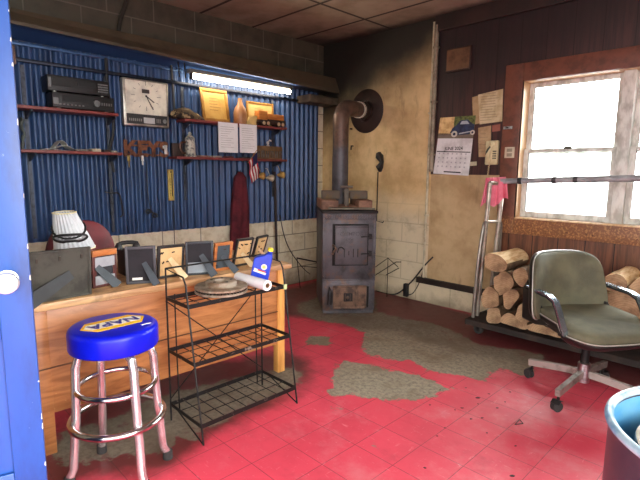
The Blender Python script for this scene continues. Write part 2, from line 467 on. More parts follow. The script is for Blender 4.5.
# ---- dark panelling on the right wall
m, t = newmat('dark_wall_panelling')
v = t.pos(); x, y, z = t.sep(v)
wood = t.noise(t.mapping(v, (14, 14, .9)), 2.4, 6, .65, .6)
pc = t.mix(t.ramp(wood, .35, .68), rgb(76, 46, 44), rgb(46, 30, 31))
fleck = t.ramp(t.noise(t.mapping(v, (30, 30, 9)), 1.4, 4, .75), .56, .66)
pc = t.mix(t.math('MULTIPLY', fleck, t.math('MULTIPLY', t.ramp(z, 1.0, .7), .55)), pc, rgb(150, 98, 66))
pp = t.math('FRACT', t.math('DIVIDE', t.math('ADD', x, 1.84), .2045))
pc = t.mix(t.math('MULTIPLY', t.ramp(z, .95, .8), .8), pc, t.mix(t.ramp(wood, .35, .68), rgb(136, 88, 60), rgb(92, 58, 42)))
gr = t.math('LESS_THAN', t.math('ABSOLUTE', t.math('SUBTRACT', pp, .5)), .016)
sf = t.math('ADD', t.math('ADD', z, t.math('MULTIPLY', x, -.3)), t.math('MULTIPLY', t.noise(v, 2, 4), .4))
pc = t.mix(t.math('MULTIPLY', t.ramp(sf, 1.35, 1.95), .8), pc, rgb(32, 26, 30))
t.l.new(t.mix(gr, pc, rgb(24, 14, 14)), t.b.inputs['Base Color']); t.b.inputs['Roughness'].default_value = .42
t.bump(t.math('ADD', t.math('MULTIPLY', gr, -1.0), t.math('MULTIPLY', wood, .2)), .5, .006)
pm = m
pn = MB()
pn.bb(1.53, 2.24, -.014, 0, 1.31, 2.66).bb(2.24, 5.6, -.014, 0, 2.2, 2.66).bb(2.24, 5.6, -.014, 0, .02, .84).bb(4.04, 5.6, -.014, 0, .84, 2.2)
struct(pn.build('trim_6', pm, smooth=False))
struct(MB().bb(1.53, 5.6, -.045, 0, 2.64, H, .006).build('trim_7', mat('dark_cornice', rgb(50, 34, 32), .5, 0, rgb(36, 26, 25), 5), smooth=False))
# pale board below the panelling and the dark rail at its foot
m, t = newmat('tan_board')
v = t.pos(); x, y, z = t.sep(v)
bc = t.mix(t.ramp(t.noise(v, 3, 6, .65), .38, .7), rgb(198, 172, 132), rgb(168, 140, 100))
bc = t.mix(t.math('MULTIPLY', t.ramp(t.noise(t.mapping(v, (1, 1, .3)), 7, 5, .7), .56, .72), .5), bc, rgb(124, 98, 70))
t.l.new(bc, t.b.inputs['Base Color']); t.b.inputs['Roughness'].default_value = .6
struct(MB().bb(1.535, 2.24, -.01, 0, .26, 1.31).build('trim_8', m, smooth=False))
struct(MB().bb(1.43, 3.9, -.05, 0, .205, .262, .004).build('baseboard_right', mat('dark_rail', rgb(52, 40, 34), .6, 0, rgb(36, 28, 25), 9)))

# ---- the window: wide brown casing, pale jamb, grey weathered sashes, snow light outside
casing_m, t = newmat('window_casing')
v = t.pos(); z = t.sep(v)[2]
cw = t.mix(t.ramp(t.noise(t.mapping(v, (3, 9, 3)), 3, 6, .65), .4, .68), rgb(116, 70, 54), rgb(86, 52, 42))
fl = t.ramp(t.noise(v, 55, 4, .75), .5, .6)
cw = t.mix(t.math('MULTIPLY', t.ramp(z, .98, .9), .45), cw, rgb(150, 102, 62))
cw = t.mix(t.math('MULTIPLY', t.math('MULTIPLY', fl, .6), t.ramp(z, .98, .9)), cw, rgb(206, 152, 92))
fl = t.ramp(t.noise(v, 40, 4, .75), .6, .68)
cw = t.mix(t.math('MULTIPLY', fl, t.ramp(z, .98, .9)), cw, rgb(90, 52, 38))
t.l.new(cw, t.b.inputs['Base Color']); t.b.inputs['Roughness'].default_value = .5
sash_m = mat('weathered_sash', rgb(220, 222, 216), .6, 0, rgb(176, 176, 168), 16, stretch=(1, 1, .4))
jamb_m = mat('pale_jamb', rgb(216, 178, 136), .5, 0, rgb(188, 146, 104), 5, stretch=(6, 1, 1))
glass_m, t = newmat('window_glass')
t.n.remove(t.b)
tr = t.new('ShaderNodeBsdfTransparent'); tr.inputs[0].default_value = (.93, .96, .96, 1)
gl = t.new('ShaderNodeBsdfGlossy'); gl.inputs['Roughness'].default_value = .03
fr = t.new('ShaderNodeFresnel'); fr.inputs[0].default_value = 1.45
ms = t.new('ShaderNodeMixShader'); t.l.new(fr.outputs[0], ms.inputs[0]); t.l.new(tr.outputs[0], ms.inputs[1]); t.l.new(gl.outputs[0], ms.inputs[2])
t.l.new(ms.outputs[0], t.n['Material Output'].inputs[0])
win = bpy.data.objects.new('window_1', None); COL.objects.link(win); win.location = (3.15, 0, WZ0); ORG['window_1'] = Vector(win.location); struct(win)
cs = MB()
cs.bb(2.24, 2.392, -.034, 0, .807, 2.234, .004).bb(3.918, 4.06, -.034, 0, .807, 2.234, .004)
cs.bb(2.392, 3.918, -.034, 0, 2.088, 2.234, .004).bb(2.392, 3.918, -.034, 0, .807, .94, .004)
cs.build('casing', casing_m, win)
jb = MB()
jb.bb(2.38, 2.394, -.005, .17, .935, 2.1).bb(3.916, 3.93, -.005, .17, .935, 2.1).bb(2.394, 3.916, -.005, .17, 2.086, 2.1).bb(2.394, 3.916, -.03, .17, .935, .95)
jb.build('jamb', jamb_m, win)
MB().bb(3.105, 3.185, .05, .17, .95, 2.086, .004).build('mullion', sash_m, win)
for x0, x1 in ((2.394, 3.105), (3.185, 3.916)):
    for z0, z1, yo in ((1.49, 2.086, .115), (.95, 1.535, .08)):
        s = MB(); st = .042
        s.bb(x0, x0 + st, yo, yo + .03, z0, z1, .003).bb(x1 - st, x1, yo, yo + .03, z0, z1, .003)
        s.bb(x0 + st, x1 - st, yo, yo + .03, z1 - (.04 if z0 > 1 else .03), z1, .003).bb(x0 + st, x1 - st, yo, yo + .03, z0, z0 + (.05 if z0 < 1 else .03), .003)
        so = s.build('sash', sash_m, win)
        MB().bb(x0 + st - .005, x1 - st + .005, yo + .012, yo + .016, z0 + .03, z1 - .03).build('pane', glass_m, so, smooth=False)
    MB().bb((x0 + x1) / 2 - .03, (x0 + x1) / 2 + .03, .065, .08, 1.527, 1.547, .004).build('sash_lock', mat('lock_metal', rgb(90, 84, 76), .5, .6), win)
    MB().bb((x0 + x1) / 2 - .03, (x0 + x1) / 2 + .03, .06, .082, 1.2, 1.212, .003) if False else None
# snow-covered ground outside
gnd = MB()._add([(-14, .6, -.25), (24, .6, -.25), (24, 40, -.25), (-14, 40, -.25)], [(0, 1, 2, 3)]).build('ground', mat('snow', rgb(240, 242, 246), .9, 0, rgb(225, 230, 236), .5), smooth=False)
struct(gnd)

# ---- blue door standing open at the left edge of the view
blue_door, t = newmat('blue_door_paint')
v = t.pos()
bc = t.mix(t.ramp(t.noise(t.mapping(v, (1, 1, .3)), 6, 5, .7), .4, .7), rgb(24, 72, 146), rgb(16, 52, 112))
ed = t.ramp(t.noise(v, 42, 5, .75), .67, .72)
bc = t.mix(t.math('MULTIPLY', ed, .5), bc, rgb(150, 176, 210))
t.l.new(bc, t.b.inputs['Base Color']); t.b.inputs['Roughness'].default_value = .4
t.bump(t.noise(v, 30, 4), .15, .004)
door = bpy.data.objects.new('door_1', None); COL.objects.link(door)
E0 = Vector((2.445, -3.725, 0)); ddir = Vector((-.24, -.97, 0)).normalized(); DL = .86; dn = Vector((-ddir.y, ddir.x, 0)); 
if dn.dot(CAM - E0) < 0: dn = -dn
door.location = E0 + ddir * DL; ORG['door_1'] = Vector(door.location); struct(door)
DM = Matrix(((ddir.x, dn.x, 0, E0.x), (ddir.y, dn.y, 0, E0.y), (0, 0, 1, 0), (0, 0, 0, 1)))
d = MB(DM)      # local: x from free edge to hinge, y towards the camera
d.bb(0, DL, -.042, -.014, .012, 2.06)
for z0, z1 in ((.012, .35), (.80, 1.12), (1.92, 2.06)): d.bb(.09, DL - .09, -.014, 0, z0, z1, .004); d.bb(.09, DL - .09, -.056, -.042, z0, z1, .004)
d.bb(0, .09, -.014, 0, .012, 2.06, .004).bb(DL - .09, DL, -.014, 0, .012, 2.06, .004)
d.bb(0, .09, -.056, -.042, .012, 2.06, .004).bb(DL - .09, DL, -.056, -.042, .012, 2.06, .004)
d.build('door_leaf', blue_door, door)
chip = MB(DM)
random.seed(3)
for i in range(14):
    z = random.uniform(.05, 2.02); h = random.uniform(.004, .022); wv = random.uniform(.0015, .005)
    chip.prism([(0, z), (wv, z + h * .3), (wv * .6, z + h), (0, z + h * 1.1)], (0, .0003, 0), (1, 0, 0), (0, 0, 1), -.0012)
chip.build('chipped_edge', mat('bare_wood_chip', rgb(206, 204, 196), .7), door)
kp = FZ(11, 284, .955)
kx = .062; kz = .99
kb = MB(DM).lathe([(.0, .0), (.031, .0), (.031, .006), (.014, .01), (.013, .03), (.028, .038), (.034, .05), (.03, .064), (.016, .07), (0, .071)], (kx, 0, kz), Matrix(((1, 0, 0), (0, 0, 1), (0, 1, 0))), 28)
kb.build('door_knob', mat('white_knob', rgb(225, 228, 232), .2, .55), door)
for z in (.25, 1.0, 1.8):
    MB(DM).cyl((DL + .004, .006, z), (DL + .004, .006, z + .1), .009).build('hinge', alu, door)
struct(MB().bb(2.14, 2.225, -4.76, -4.57, 0, H, .004).build('trim_9', blue_door))

# ================================================================== DESK
m, t = newmat('desk_oak')
v = t.pos()
wd = t.noise(t.mapping(v, (9, 1.2, 9)), 2.2, 6, .62, 1.2)
dc = t.mix(t.ramp(wd, .34, .68), rgb(184, 124, 74), rgb(144, 90, 50))
dc = t.mix(t.math('MULTIPLY', t.ramp(t.noise(t.mapping(v, (3, 12, 12)), 5, 3, .6), .7, .74), .5), dc, rgb(232, 190, 130))
dc = t.mix(t.math('MULTIPLY', t.ramp(t.noise(v, 3, 6, .7), .56, .72), .4), dc, rgb(110, 64, 34))
t.l.new(dc, t.b.inputs['Base Color']); t.b.inputs['Roughness'].default_value = .42
oak = m
m, t = newmat('desk_top_worn')
v = t.pos(); wd = t.noise(t.mapping(v, (8, 1.0, 8)), 2.6, 6, .65, 1)
dc = t.mix(t.ramp(wd, .35, .68), rgb(206, 164, 116), rgb(150, 108, 70))
dc = t.mix(t.math('MULTIPLY', t.ramp(t.noise(v, 5, 6, .7), .5, .68), .55), dc, rgb(98, 74, 56))
t.l.new(dc, t.b.inputs['Base Color']); t.b.inputs['Roughness'].default_value = .5
top_m = m
DZ = .735
DA = Vector((1.80, -3.98, 0)); DB = Vector((1.835, -2.10, 0))        # front edge of the top
du = (DB - DA).normalized(); dv = Vector((-du.y, du.x, 0))              # du along, dv towards the wall
if dv.x > 0: dv = -dv
DL_ = (DB - DA).length
DKM = Matrix(((du.x, dv.x, 0, DA.x), (du.y, dv.y, 0, DA.y), (0, 0, 1, 0), (0, 0, 0, 1)))
desk = thing('desk', 'long worn oak desk with picture frames standing along its front edge', 'desk', tuple(DA + du * DL_ / 2 + dv * .35))
MB(DKM).bb(0, DL_, 0, .74, DZ - .035, DZ, .006).build('desktop', top_m, desk)
MB(DKM).bb(.02, DL_ - .10, .03, .05, .20, DZ - .035, .002).build('front_panel', oak, desk)
MB(DKM).bb(.02, DL_ - .10, .022, .034, .42, .425).build('panel_seam', mat('desk_seam', rgb(92, 52, 28), .6), desk)
for u_ in (.43, DL_ - .075):
    pass
MB(DKM).bb(.40, .455, .028, .085, 0, DZ - .035, .004).build('leg', oak, desk)
light_oak = mat('desk_post_light', rgb(226, 168, 92), .4, 0, rgb(196, 136, 70), 5, stretch=(6, 6, .6))
MB(DKM).bb(DL_ - .10, DL_ - .045, .02, .075, 0, DZ - .035, .004).build('leg', light_oak, desk)
MB(DKM).bb(DL_ - .10, DL_ - .045, .66, .72, 0, DZ - .035, .004).build('leg', oak, desk)
MB(DKM).bb(.40, .455, .66, .72, 0, DZ - .035, .004).build('leg', oak, desk)
MB(DKM).bb(DL_ - .085, DL_ - .065, .075, .66, .16, DZ - .035, .002).build('side_panel', oak, desk)

# ------------------------------------------------------------------ frames seen from behind
grey_easel = mat('grey_easel_board', rgb(66, 74, 82), .7, 0, rgb(50, 57, 64), 10)
dark_back = mat('dark_velvet_back', rgb(36, 34, 40), .85, 0, rgb(24, 23, 27), 12)
tan_back = mat('tan_fibre_back', rgb(208, 174, 124), .85, 0, rgb(184, 146, 98), 9)
tan_easel = mat('tan_easel_board', rgb(222, 196, 154), .8, 0, rgb(200, 170, 126), 9)
black_frame = mat('black_frame', rgb(28, 26, 28), .45, 0, rgb(44, 42, 44), 9)
wood_frame = mat('orange_wood_frame', rgb(190, 116, 60), .45, 0, rgb(150, 84, 40), 6, stretch=(1, 1, 5))
greyb = mat('grey_fibre_back', rgb(70, 68, 61), .9, 0, rgb(50, 48, 43), 10)
nail_m = mat('frame_clip', rgb(60, 52, 44), .5, .5)
def frame(label, bl, br_, h, lean, fm_, bm_, em, rim=.018, leg=None, legw=.045, clips=0, slots=0, extra=None):
    """bl, br_: lower corners on the desk; the back of the frame faces the room"""
    a = Vector((bl[0], bl[1], DZ + .001)); b = Vector((br_[0], br_[1], DZ + .001))
    ax = (b - a).normalized(); w = (b - a).length; n = ax.cross(Vector((0, 0, 1)))
    if n.x < 0 and n.y > 0: n = -n
    n = Vector((ax.y, -ax.x, 0))
    upv = (Vector((0, 0, 1)) * math.cos(lean) + n * math.sin(lean)); nn = ax.cross(upv)
    M = Matrix(((ax.x, upv.x, nn.x, a.x), (ax.y, upv.y, nn.y, a.y), (ax.z, upv.z, nn.z, a.z), (0, 0, 0, 1)))
    f = thing('picture_frame', label, 'picture frame', tuple((a + b) / 2), 'picture frames seen from behind on the desk')
    q = MB(M); th = .018
    q.bb(0, rim, 0, h, -th, 0, .002).bb(w - rim, w, 0, h, -th, 0, .002).bb(rim, w - rim, 0, rim, -th, 0, .002).bb(rim, w - rim, h - rim, h, -th, 0, .002)
    q.build('frame_moulding', fm_, f)
    MB(M).bb(rim - .002, w - rim + .002, rim - .002, h - rim + .002, -th + .002, -.004).build('backing_board', bm_, f, smooth=False)
    # easel leg from (u, v) on the back to a foot on the desk
    (u0, v0), (u1, out) = leg or ((w * .5, h * .72), (w * .75, h * .42))
    p0 = M @ Vector((u0, v0, .002)); p1 = a + ax * u1 + n * out; p1.z = DZ + .003
    lg = MB(); dd = (p1 - p0).normalized()
    lg.sweep([p0, p0.lerp(p1, .5), p1], [(.002, legw * .5), (-.002, legw * .5), (-.002, -legw * .5), (.002, -legw * .5)], 0, False, n, [.62, .85, 1.0])
    lg.build('easel_leg', em, f)
    for i in range(clips):
        u_ = rim + (w - 2 * rim) * random.random(); v_ = random.choice((rim + .02, h - rim - .025, h * random.uniform(.3, .7)))
        MB(M).box((u_, v_, 0), (.016, .006, .004), Matrix.Rotation(random.uniform(-1, 1), 3, 'Z')).build('turn_clip', nail_m, f)
    if extra: extra(M, f, w, h)
    return f
def fz(x, y): return FZ(x, y, DZ)
def a_extra(M, f, w, h):
    for k in (.1, .46, .82): MB(M).bb(w * k, w * k + .008, h - .05, h - .03, 0, .004).build('hook_plate', nail_m, f)
frame('large dark grey fibreboard frame back, the biggest and nearest the blue door', fz(31, 305), fz(92, 294.5), .235, .10, greyb, greyb, mat('charcoal_easel', rgb(54, 58, 60), .7), .012, ((.17, .115), (-.04, .035)), .07, 0, 0, a_extra)
def b_extra(M, f, w, h): MB(M).bb(.03, .08, .022, .034, -.003, .001).build('price_sticker', white_paper, f)
frame('black frame with dark velvet back under the black handset', fz(126.4, 285), fz(156.9, 283), .20, .06, mat('charcoal_moulding', rgb(70, 70, 76), .6), dark_back, grey_easel, .014, ((.09, .115), (.15, .055)), .04, 0, 0, b_extra)
frame('black-edged frame with tan back and tan leg, left of the two blackboards', fz(157.5, 279.5), fz(183.5, 275.5), .186, .16, black_frame, tan_back, tan_easel, .014, ((.065, .115), (.12, .085)), .042, 9)
def d_extra(M, f, w, h): MB(M).bb(.012, w - .03, .014, .075, -.004, .001).build('grey_mount_card', mat('pale_card', rgb(140, 150, 158), .7), f)
frame('black frame with black back and grey leg, in the middle of the row', fz(186, 276), fz(213.4, 274), .195, .10, mat('blueblack_moulding', rgb(44, 52, 60), .5), dark_back, grey_easel, .012, ((.085, .12), (.15, .06)), .045, 0, 0, d_extra)
frame('orange wooden frame with grey back and grey leg', fz(213, 272.4), fz(230.5, 269.5), .178, .2, wood_frame, mat('slate_back', rgb(62, 70, 78), .8), grey_easel, .018, ((.05, .10), (.105, .09)), .042, 2)
frame('black frame with tan back leaning right behind the oil bottle', fz(232.8, 267.5), fz(249, 264.5), .185, .3, black_frame, tan_back, tan_easel, .013, ((.05, .09), (.1, .07)), .038, 8)
frame('smallest black frame with tan back at the far end of the row', fz(253, 257.5), fz(263.5, 254.5), .15, .32, black_frame, tan_back, mat('pink_easel', rgb(206, 164, 130), .8), .012, ((.04, .06), (.06, .06)), .03, 5)
def bk_extra(M, f, w, h):
    MB(M).bb(-.001, w + .001, h - .03, h + .001, -.022, .004, .002).build('orange_top_rail', wood_frame, f)
    MB(M).bb(.012, w - .012, .105, .155, -.004, .002).build('pale_band', mat('grey_band', rgb(160, 162, 168), .7), f)
    MB(M).bb(.012, w - .012, .014, .06, -.004, .002).build('lower_band', mat('grey_band', rgb(160, 162, 168), .7), f)
frame('frame with orange top edge and grey striped back, beside the large grey one', fz(93.5, 289), fz(117, 284), .192, .05, mat('maroon_moulding', rgb(84, 40, 38), .5), mat('dark_stripe', rgb(50, 50, 56), .8), mat('slate_easel', rgb(70, 78, 84), .7), .02, ((.02, .11), (.105, .05)), .05, 0, 0, bk_extra)

# lampshade with goggles, behind the big grey frame
lp = Vector((1.497, -3.303, DZ))
lamp = thing('table_lamp', 'lamp with white pleated shade wearing black goggles behind the large grey frame', 'lamp', tuple(lp))
Lt = Matrix.Rotation(.06, 4, Vector((.7, .71, 0)))
def shade_pt(k, tt, nseg=80):
    a = 2 * PI * k / nseg
    r = (.096 * (1 - tt) + .053 * tt) + .0022 * math.cos(a * 26)
    return lp + Vector((0, 0, .19)) + (Lt @ Vector((r * math.cos(a) - .026 * tt, r * math.sin(a) - .026 * tt, .185 * tt)))
s = MB(); N_ = 156
vs = [shade_pt(k, tt, N_) for tt in (0, .5, 1) for k in range(N_)]
vs2 = [p + (lp + Vector((0, 0, p.z - lp.z)) - p).normalized() * .003 for p in vs]
fs = []
for r in range(2):
    for k in range(N_):
        k2 = (k + 1) % N_
        fs.append((r * N_ + k, r * N_ + k2, (r + 1) * N_ + k2, (r + 1) * N_ + k))
        o = 3 * N_
        fs.append((o + r * N_ + k2, o + r * N_ + k, o + (r + 1) * N_ + k, o + (r + 1) * N_ + k2))
for r in (0, 2):
    for k in range(N_):
        k2 = (k + 1) % N_; o = 3 * N_
        fs.append((r * N_ + k, o + r * N_ + k, o + r * N_ + k2, r * N_ + k2))
s._add(vs + vs2, fs)
s.build('lamp_shade', mat('pleated_white', rgb(204, 208, 212), .85, 0, rgb(182, 187, 194), 6), lamp, angle=1.2)
for tt in (.0, 1.0): MB().tube([shade_pt(k * 4, tt, N_) for k in range(N_ // 4)], .0035, 6, closed=True).build('shade_trim', mat('cream_trim', rgb(226, 216, 170), .7), lamp)
MB().lathe([(.075, 0), (.078, .012), (.03, .03), (.022, .07), (.034, .11), (.022, .16), (.012, .19), (.012, .31)], lp).build('lamp_base', mat('brass_base', rgb(120, 92, 50), .35, .8), lamp)
sp_ = MB()
for k in range(3): sp_.tube([lp + Vector((0, 0, .31)), shade_pt(k * 52, .7, N_)], .002, 6)
sp_.build('shade_spider', black_metal, lamp)
gog = thing('goggles', 'black strapped goggles around the white lampshade', 'goggles', tuple(lp + Vector((.09, -.04, .27))))
st_ = MB(); pts = []
for k in range(48):
    a = 2 * PI * k / 48
    tt = .60 - .25 * math.cos(a + .35)          # dips towards the room
    q = shade_pt(int(k * N_ / 48), tt, N_); c0 = lp + Vector((-.026 * tt, -.026 * tt, q.z - lp.z)); pts.append(q + (q - c0).normalized() * .006)
st_.flat(pts, .010, .004, (0, 0, 1), closed=True)
st_ = MB(); st_.tube(pts, .0055, 6, closed=True)
st_.build('strap', black_plastic, gog)
ln = MB()
ka = int(N_ * (-.35 % (2 * PI)) / (2 * PI))
for kk, sg in ((-12, 1), (12, 1)):
    pass
ring = []
for i in range(32):
    b = 2 * PI * i / 32
    k = (ka + 24 * math.cos(b)); tt = .36 + .10 * math.sin(b) * (1 - .25 * (abs(math.cos(b)) < .2) * (math.sin(b) < 0))
    a = 2 * PI * k / N_; r = (.096 * (1 - tt) + .053 * tt) + .012
    ring.append(lp + Vector((0, 0, .19)) + (Lt @ Vector((r * math.cos(a) - .026 * tt, r * math.sin(a) - .026 * tt, .185 * tt))))
MB().tube(ring, .006, 8, closed=True).build('goggle_rim', black_plastic, gog)
cc_ = sum(ring, Vector()) / 32
MB()._add(ring + [cc_ + (cc_ - lp - Vector((0, 0, cc_.z - lp.z))).normalized() * .008], [(i, (i + 1) % 32, 32) for i in range(32)]).build('lens', mat('grey_lens', rgb(150, 148, 150), .15, 0, rgb(120, 118, 122), 9), gog)

# maroon chair behind the desk
maroon = mat('maroon_vinyl', rgb(112, 28, 38), .5, 0, rgb(84, 20, 30), 6)
mc = Vector((.86, -3.11, 0)); MM = at(mc, -PI / 2 + 0.0)
mch = thing('desk_chair', 'maroon round-backed chair behind the desk and lampshade', 'chair', tuple(mc))
def ov(a, b, n_=40, e=2.6): return [(a * math.copysign(abs(math.cos(2 * PI * k / n_)) ** (2 / e), math.cos(2 * PI * k / n_)), b * math.copysign(abs(math.sin(2 * PI * k / n_)) ** (2 / e), math.sin(2 * PI * k / n_))) for k in range(n_)]
XM = at(mc, 0)
MB(XM).pad(ov(.21, .27, 40, 2.5), [(.96, -.03), (1, 0), (.98, .02), (.85, .035), (.4, .042)], lambda a, b, h: (.12 + h + .0, a, .745 + b)).build('backrest', maroon, mch)
MB(XM).pad(ov(.23, .23), [(.96, -.04), (1, 0), (.97, .03), (.8, .045), (.3, .05)], lambda a, b, h: (-.12 + a, b, .44 + h)).build('seat', maroon, mch)
MB(XM).flat([(-.1, 0, .42), (.1, 0, .42), (.1, 0, .62)], .06, .012, (0, 1, 0)).build('back_bracket', black_metal, mch)
MB(XM).cyl((-.12, 0, .05), (-.12, 0, .42), .028).build('pedestal', black_metal, mch)
for k in range(4):
    a = PI / 4 + k * PI / 2
    MB(XM).tube([(-.12, 0, .08), (-.12 + .27 * math.cos(a), .27 * math.sin(a), .025)], .02).build('leg', black_metal, mch)

# black telephone standing behind the velvet frame, pale green box beside it
tag(MB().bb(1.46, 1.56, -3.20, -3.125, DZ + .0005, .845, .004).build('small_box', mat('pale_green_card', rgb(196, 208, 160), .8, 0, rgb(176, 188, 142), 8)), 'pale green box standing left of the velvet-backed black frame', 'box')
hs = thing('desk_telephone', 'black telephone whose handset shows above the velvet-backed frame', 'telephone', (1.47, -3.02, DZ))
MB().bb(1.40, 1.53, -3.055, -2.965, DZ + .0005, .882, .01).build('body', black_plastic, hs)
MB().tube([(1.47, -3.075, .912), (1.47, -3.05, .921), (1.47, -3.02, .922), (1.47, -2.99, .92), (1.47, -2.96, .912)], .0115, 12).build('handset', black_plastic, hs)
for yy in (-3.068, -2.968): MB().lathe([(.0, 0), (.018, 0), (.022, .008), (.018, .026), (.012, .036), (0, .037)], (1.47, yy, .8822)).build('earpiece', black_plastic, hs)

# ================================================================== WIRE RACK
RX0, RX1f, RYa, RYb = 1.885, 2.212, -3.0, -2.39
rack = thing('wire_rack', 'black folding wire display rack with three shelves in front of the desk', 'rack', (2.04, -2.695, 0))
bz = .832
def front_x(z): return 2.212 + (2.085 - 2.212) * z / .80
for y in (RYa, RYb):
    MB().tube([(RX0, y, .004), (RX0, y, bz), (front_x(.80) - .02, y, .815), (front_x(.78), y, .78), (front_x(.004), y, .004)], .0048, 8).build('side_rod', black_metal, rack)
    MB().tube([(front_x(.004), y, .006), (1.93, y, .10), (RX0, y, .10)], .0038, 8).build('foot_brace', black_metal, rack)
    yi = y + (.045 if y == RYa else -.045)
    MB().tube([(RX0 + .01, yi, .035), (RX0, yi, .4), (RX0, yi, .69)], .0038, 8).build('inner_rod', black_metal, rack)
MB().tube([(RX0, RYa, bz), (RX0, RYb, bz)], .0048, 8).build('top_rail', black_metal, rack)
MB().tube([(RX0 - .004, RYa, .12), (RX0 - .004, RYb, .66)], .0032, 6).build('cross_brace', black_metal, rack)
MB().tube([(RX0 - .011, RYb, .12), (RX0 - .011, RYa, .66)], .0032, 6).build('cross_brace', black_metal, rack)
worn_metal = mat('worn_black_metal', rgb(30, 29, 29), .5, .5, rgb(150, 140, 128), 22, .6, .75)
for z in (.675, .395, .095):
    xf = front_x(z); sh = MB()
    sh.flat([(RX0, RYa, z), (RX0, RYb, z)], .004, .022, (0, 0, 1)).flat([(xf, RYa, z), (xf, RYb, z)], .004, .022, (0, 0, 1))
    sh.flat([(RX0, RYa, z), (xf, RYa, z)], .004, .018, (0, 0, 1)).flat([(RX0, RYb, z), (xf, RYb, z)], .004, .018, (0, 0, 1))
    n_ = 9
    for k in range(1, n_): 
        y = RYa + (RYb - RYa) * k / n_
        sh.tube([(RX0, y, z + .006), (xf, y, z + .006)], .0026, 6)
    for k in (1, 2): 
        xx = RX0 + (xf - RX0) * k / 3; sh.tube([(xx, RYa, z + .003), (xx, RYb, z + .003)], .0026, 6)
    sh.build('wire_shelf', worn_metal, rack)
tapes = MB()
tapes.box((front_x(.675), RYb, .675), (.02, .02, .03), None, .003)
tapes.build('tape', mat('pale_green_tape', rgb(190, 205, 150), .7), rack)

# brake disc on the rack
cast = mat('cast_iron', rgb(158, 146, 130), .6, .3, rgb(120, 98, 78), 16)
rz = .6855
rc = Vector((1.985, -2.735, rz))
rot = thing('brake_disc', 'rusty vented brake disc lying on the top shelf of the wire rack', 'brake disc', tuple(rc))
MB().lathe([(.075, .0), (.138, .0), (.14, .002), (.14, .010), (.138, .012), (.07, .012)], rc, None, 64).build('lower_plate', cast, rot)
MB().lathe([(.07, .022), (.138, .022), (.14, .024), (.14, .032), (.138, .034), (.086, .034), (.083, .038), (.083, .056), (.078, .061), (.036, .061), (.034, .058), (.034, .022)], rc, None, 64, 0, False).build('friction_plate', cast, rot)
vn = MB()
for k in range(44):
    a = 2 * PI * k / 44
    vn.box(rc + Vector((.11 * math.cos(a), .11 * math.sin(a), .017)), (.05, .006, .011), Matrix.Rotation(a, 3, 'Z'))
vn.build('cooling_vane', mat('dark_iron', rgb(60, 50, 44), .8, .3), rot)
st_ = MB()
for k in range(5):
    a = 2 * PI * k / 5
    st_.lathe([(.0078, 0), (.0078, .0012)], rc + Vector((.055 * math.cos(a), .055 * math.sin(a), .0605)), None, 14)
st_.build('stud_hole', mat('hole_black', rgb(20, 18, 17), .9), rot)

# paper roll
pr0 = FZ(238, 277, .715); pr1 = FZ(267.5, 285.5, .715)
roll = thing('paper_roll', 'white paper roll with brown core lying beside the brake disc', 'paper roll', tuple((pr0 + pr1) / 2 - Vector((0, 0, .03))))
roll_r = .029
dirr = (pr1 - pr0).normalized(); pr0 = pr0 - dirr * .0
Q = dirr.to_track_quat('Z', 'X').to_matrix()
Lr = (pr1 - pr0).length
off = Vector((0, 0, .6855 + roll_r - pr0.z)); 
MB().lathe([(.014, 0), (roll_r, 0), (roll_r, Lr), (.014, Lr)], pr0 + off, Q, 40, 0, False).build('paper', mat('blue_white_paper', rgb(244, 246, 250), .75, 0, rgb(232, 236, 242), 9), roll)
MB().lathe([(.0142, -.001), (.0142, Lr + .001), (.011, Lr + .001), (.011, Lr - .03), (0, Lr - .03)], pr0 + off, Q, 30, 0, False).build('cardboard_core', mat('cardboard', rgb(150, 118, 88), .85), roll)

# blue oil bottle, standing on the rack shelf and tilted
blue_pl = mat('blue_plastic', rgb(24, 66, 204), .35, 0, rgb(20, 56, 184), 5)
yel = mat('yellow_cap', rgb(236, 218, 60), .45)
bo = Vector((1.965, -2.47, .694))
bxr = Vector((.62, .78, 0)).normalized(); bup = (Vector((0, 0, 1)) + bxr * .20).normalized(); bn = bxr.cross(bup).normalized(); bxr = bup.cross(bn)
BM_ = Matrix(((bxr.x, bup.x, bn.x, bo.x), (bxr.y, bup.y, bn.y, bo.y), (bxr.z, bup.z, bn.z, bo.z), (0, 0, 0, 1)))
bot = thing('oil_bottle', 'blue plastic oil bottle with yellow cap leaning on the wire rack', 'bottle', tuple(bo))
prof = [(-.048, 0), (.048, 0), (.052, .006), (.052, .145), (.05, .165), (.046, .178), (.020, .178), (.004, .162), (-.030, .150), (-.050, .136), (-.052, .12), (-.052, .006)]
MB(BM_).pad(prof, [(.9, -.03), (.97, -.026), (1, -.018), (1, .018), (.97, .026), (.9, .03)], lambda a, b, h: (a, b, h)).build('bottle_body', blue_pl, bot)
MB(BM_).lathe([(.015, 0), (.015, .012), (.0, .012)], (.033, .176, 0), Matrix(((1, 0, 0), (0, 0, 1), (0, 1, 0)))).build('neck', blue_pl, bot)
MB(BM_).lathe([(.017, 0), (.017, .018), (.014, .021), (0, .021)], (.033, .186, 0), Matrix(((1, 0, 0), (0, 0, 1), (0, 1, 0)))).build('cap', yel, bot)
lb = MB(BM_)
lb.lathe([(.0, 0), (.017, 0), (.017, .001), (0, .001)], (.014, .095, .030), None, 24, 0)
lb.prism([(-.042, .062), (.03, .05), (.034, .06), (.0, .072), (-.038, .082)], (0, 0, .030), (1, 0, 0), (0, 1, 0), .0012, 0)
lb.prism([(-.02, .07), (.028, .064), (.03, .07), (-.015, .078)], (0, 0, .0312), (1, 0, 0), (0, 1, 0), .0008, 1)
lb.lathe([(.0, 0), (.009, 0), (.009, .0006), (0, .0006)], (.014, .095, .031), None, 20, 2)
